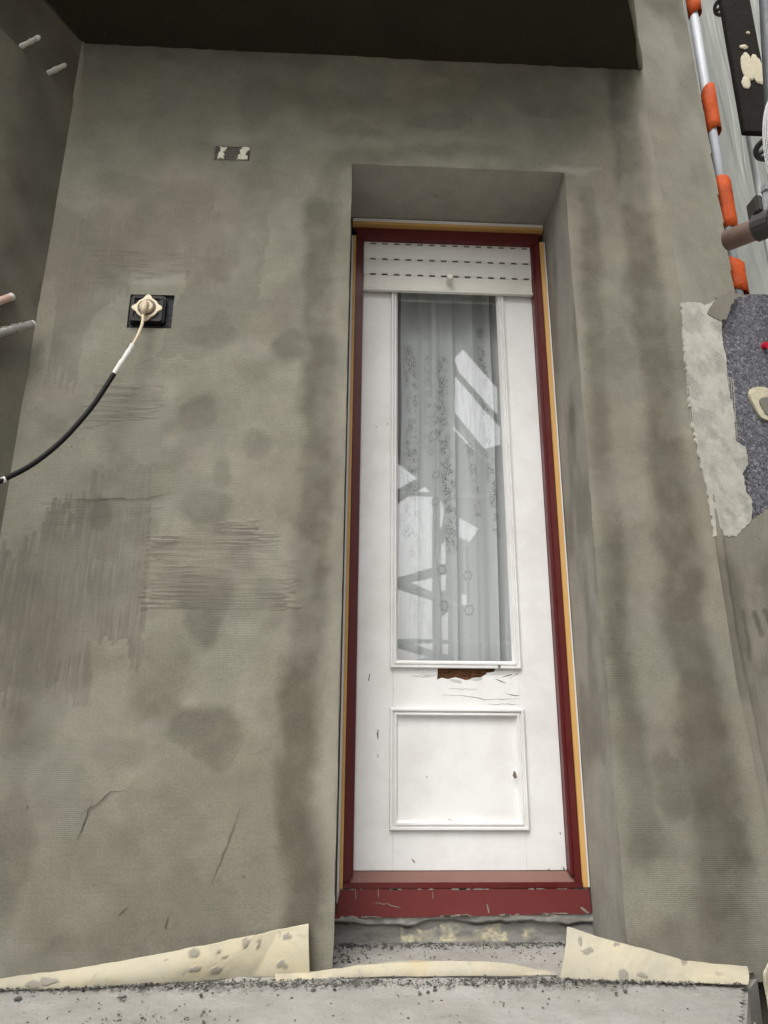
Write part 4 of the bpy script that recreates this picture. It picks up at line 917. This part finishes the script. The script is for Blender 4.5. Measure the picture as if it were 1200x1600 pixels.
# uprights
def upright(x, y, z0, z1, r, m, name, label, ros=(), rr_=.06, lean=(0, 0)):
    root = empty(name, (x, y, z0), label, 'scaffold post')
    mb = MB(); mb.tube([(x, y, z0), (x + lean[0], y + lean[1], z1)], r, 20); mb.build('tube', m, root, smooth=True)
    for z in ros:
        xx = x + lean[0] * (z - z0) / (z1 - z0); yy = y + lean[1] * (z - z0) / (z1 - z0)
        mb = MB(); n_ = 36; ring_o = [(xx + rr_ * math.cos(2 * math.pi * j / n_), yy + rr_ * math.sin(2 * math.pi * j / n_)) for j in range(n_)]
        ring_i = [(xx + rr_ * .74 * math.cos(2 * math.pi * j / n_), yy + rr_ * .74 * math.sin(2 * math.pi * j / n_)) for j in range(n_)]
        h_ = .006
        vs_ = [(p[0], p[1], z - h_) for p in ring_o] + [(p[0], p[1], z + h_) for p in ring_o] + [(p[0], p[1], z + h_) for p in ring_i] + [(p[0], p[1], z - h_) for p in ring_i]
        mb.add(vs_, [(aa * n_ + j, aa * n_ + (j + 1) % n_, ((aa + 1) % 4) * n_ + (j + 1) % n_, ((aa + 1) % 4) * n_ + j) for aa in range(4) for j in range(n_)])
        for kx in range(6):
            t = math.pi / 3 * kx + .3; c_, s_ = math.cos(t), math.sin(t); w = .008
            mb.add([(xx + c_ * r * .8 - s_ * w, yy + s_ * r * .8 + c_ * w, z - h_ * .9), (xx + c_ * rr_ * .8 - s_ * w, yy + s_ * rr_ * .8 + c_ * w, z - h_ * .9), (xx + c_ * rr_ * .8 + s_ * w, yy + s_ * rr_ * .8 - c_ * w, z - h_ * .9), (xx + c_ * r * .8 + s_ * w, yy + s_ * r * .8 - c_ * w, z - h_ * .9),
                    (xx + c_ * r * .8 - s_ * w, yy + s_ * r * .8 + c_ * w, z + h_ * .9), (xx + c_ * rr_ * .8 - s_ * w, yy + s_ * rr_ * .8 + c_ * w, z + h_ * .9), (xx + c_ * rr_ * .8 + s_ * w, yy + s_ * rr_ * .8 - c_ * w, z + h_ * .9), (xx + c_ * r * .8 + s_ * w, yy + s_ * r * .8 - c_ * w, z + h_ * .9)],
                   [(0, 3, 2, 1), (4, 5, 6, 7), (0, 1, 5, 4), (1, 2, 6, 5), (2, 3, 7, 6), (3, 0, 4, 7)])
        mb.build('rosette', M['cast_iron'], root)
    return root
q = (1.739, 0.200, 3.019)
ua, ub = (1.649, 0.100, 2.303), (1.807, 0.100, 3.725); lx = (ub[0] - ua[0]) / (ub[2] - ua[2])
upright(ua[0] - lx * ua[2], .10, 0, 6.5, .026, M['dark_steel'], 'scaffold_post', 'dark grey scaffold upright with black rosettes at the right edge', ros=((1.640, 0.100, 2.917)[2],), rr_=.075, lean=(lx * 6.5, 0))
upright((1.973, 0.600, 3.947)[0], .60, .2, 6.5, .015, M['net_white'], 'scaffold_post', 'thin whitish scaffold upright with a black rosette at the very top', ros=((1.960, 0.600, 4.355)[2],), rr_=.062)
# dark board with old plaster smears hanging behind the posts
bd = empty('toe_board', (1.916, 0.450, 3.770), 'dark scaffold board smeared with cream plaster between the uprights', 'board')
x0, x1 = (1.829, 0.420, 3.771)[0], (1.981, 0.420, 3.780)[0]
mb = MB(); mb.box(x0, x1, .42, .45, (1.853, 0.420, 3.343)[2] - .02, 5.2); mb.build('plank', M['dark_board'], bd, bevel=.004)
for i, (c, r) in enumerate([((1.901, 0.420, 3.715), (.032, .003, .085)), ((1.946, 0.420, 3.697), (.030, .003, .090)), ((1.877, 0.420, 3.614), (.020, .005, .040)), ((1.900, 0.420, 3.840), (.022, .006, .014)), ((1.933, 0.420, 3.933), (.010, .005, .008))]):
    lump((c[0], .418, c[2]), r, M['foam_cream'], 'plaster_smear', bd, 300 + i, 3)
# loose white netting
nx, nz = (1.636, 0.050, 2.799)[0], (1.636, 0.050, 2.799)[2]
U, V = np.meshgrid(np.linspace(0, 1, 24), np.linspace(0, 1, 60), indexing='ij')
ang = U * 2.6; net = np.stack([nx + .085 - .085 * np.cos(ang) * np.sin(math.pi * np.clip(V, .02, 1)) ** .5, .05 - .07 * np.sin(ang), nz - .34 + .66 * V], -1)
o = grid_obj('safety_net', net, M['net_white']); wm_ = o.modifiers.new('mesh', 'WIREFRAME'); wm_.thickness = .0042; wm_.use_replace = True
tag(o, 'white mesh netting bundled against the upright above the rusty tube', 'net')
# translucent sheeting round the corner
U, V = np.meshgrid(np.linspace(0, 1, 160), np.linspace(0, 1, 160), indexing='ij')
cr_ = .10 * (fbm(U * 7 + V * 2.5, V * 1.6, 4) - .5) + .05 * np.abs(((U * 5 + V * 1.7) % 1) - .5)
P = np.stack([1.35 + U * 2.6, .95 + .25 * U + cr_, .2 + V * 6.3], -1)
o = grid_obj('tarpaulin', P, M['tarp']); tag(o, 'creased translucent plastic sheeting behind the scaffold at the right', 'tarpaulin')

# ================================================================ what the door glass mirrors: scaffold, plastic film and an added holed sheet behind the viewer
def holed_sheet(outer, holes, y, m, name):
    bm = bmesh.new(); es = []
    for lp in [outer] + holes:
        vs_ = [bm.verts.new((x, y + .03 * math.sin(3 * x + z), z)) for x, z in lp]
        es += [bm.edges.new((vs_[i], vs_[(i + 1) % len(vs_)])) for i in range(len(vs_))]
    bmesh.ops.triangle_fill(bm, use_beauty=True, use_dissolve=False, edges=es)
    me = bpy.data.meshes.new(name); bm.to_mesh(me); bm.free(); me.materials.append(m)
    o = bpy.data.objects.new(name, me); col.objects.link(o)
    sm = o.modifiers.new('thickness', 'SOLIDIFY'); sm.thickness = .003
    return o
YS = -3.6
HOLES = [
  [(1.025, 4.247), (1.127, 4.354), (1.464, 3.926), (1.458, 3.628), (1.087, 4.081)],
  [(1.034, 4.043), (1.479, 3.489), (1.471, 3.309), (1.309, 3.257), (1.025, 3.650)],
  [(0.256, 3.238), (0.458, 3.108), (0.646, 2.953), (0.458, 2.831), (0.261, 2.761)],
  [(0.262, 2.613), (0.458, 2.688), (0.720, 2.869), (0.794, 2.786), (0.784, 2.065), (0.447, 1.962), (0.268, 1.935)],
  [(0.268, 1.899), (0.447, 1.853), (0.779, 1.750), (0.773, 1.295), (0.447, 1.394), (0.272, 1.438)],
  [(0.566, 1.915), (0.782, 1.967), (0.780, 1.810)],
  [(0.861, 2.748), (0.909, 2.658), (0.881, 2.466), (0.856, 2.440)],
  [(0.872, 2.289), (0.915, 2.321), (0.911, 2.104), (0.863, 2.103)],
  [(0.867, 1.993), (0.915, 2.006), (0.906, 1.848), (0.852, 1.847)],
  [(0.860, 1.597), (0.926, 1.646), (0.913, 1.262), (0.849, 1.273)],
  [(1.050, 2.558), (1.232, 2.447), (1.142, 2.319), (1.045, 2.368)],
  [(1.055, 1.814), (1.103, 1.815), (1.099, 1.672), (1.052, 1.695)],
  [(0.273, 1.358), (0.564, 1.275), (0.749, 1.232), (0.563, 1.196), (0.275, 1.170)],
  [(1.312, 3.169), (1.452, 2.998), (1.481, 2.933), (1.330, 3.123)],
  [(1.009, 3.517), (1.245, 3.249), (1.219, 3.228), (1.008, 3.462)]]
o = holed_sheet([(.05, -.6), (2.3, -.6), (2.3, 5.6), (.05, 5.6)], HOLES, YS, M['grey_sheet'], 'tarpaulin')  # unseen sheet added; its holes shape the bright sky patches reflected in the glass
tag(o, 'added unseen grey sheet behind the viewer, holes cut to shape the sky mirrored in the glass', 'tarpaulin')
m, nt, b, out = mat('clear_film'); n = N(nt)
k = n.ramp(n.noise(1, 5, .6, n.coord((16, 16, 1.6)), 1.6), (.44, .0), (.64, .42))
b.inputs['Base Color'].default_value = rgb(.8, .82, .83); b.inputs['Roughness'].default_value = .5
tl = n.new('ShaderNodeBsdfTranslucent'); tl.inputs[0].default_value = rgb(.8, .82, .83); ad = n.new('ShaderNodeMixShader'); ad.inputs[0].default_value = .6
nt.links.new(b.outputs[0], ad.inputs[1]); nt.links.new(tl.outputs[0], ad.inputs[2])
tr = n.new('ShaderNodeBsdfTransparent'); mx = n.new('ShaderNodeMixShader'); nt.links.new(k, mx.inputs[0]); nt.links.new(tr.outputs[0], mx.inputs[1]); nt.links.new(ad.outputs[0], mx.inputs[2]); nt.links.new(mx.outputs[0], out.inputs['Surface'])
U, V = np.meshgrid(np.linspace(0, 1, 60), np.linspace(0, 1, 80), indexing='ij')
o = grid_obj('plastic_film', np.stack([-.1 + U * 2.6, -3.85 + .08 * (fbm(U * 9, V * 4, 3) - .5), -.5 + V * 6.2], -1), m)
tag(o, 'wrinkled clear plastic film behind the added holed sheet, mirrored in the door glass', 'plastic film')
sc = empty('scaffold', (.75, -3.55, -.95), 'steel scaffold frame behind the viewer, mirrored in the door glass', 'scaffold')
XP = (0.822, 2.575)[0]
for x in (XP - 2.2, XP, XP + 2.2):
    mb = MB(); mb.tube([(x, -3.5, -.95), (x, -3.5, 5.6)], .026, 12); mb.build('standard', M['steel'], sc, smooth=True)
for z in ((0.626, 2.762)[1], (0.617, 1.367)[1], 5.3):
    mb = MB(); mb.tube([(XP - 2.4, -3.54, z), (XP + 2.4, -3.54, z)], .022, 12); mb.build('ledger', M['steel'], sc, smooth=True)
for a, b_ in (((0.086, 2.081), (1.151, 1.648)), ((0.891, 3.663), (1.562, 2.835))):
    mb = MB(); mb.tube([(a[0], -3.56, a[1]), (b_[0], -3.56, b_[1])], .022, 12); mb.build('brace', M['steel'], sc, smooth=True)
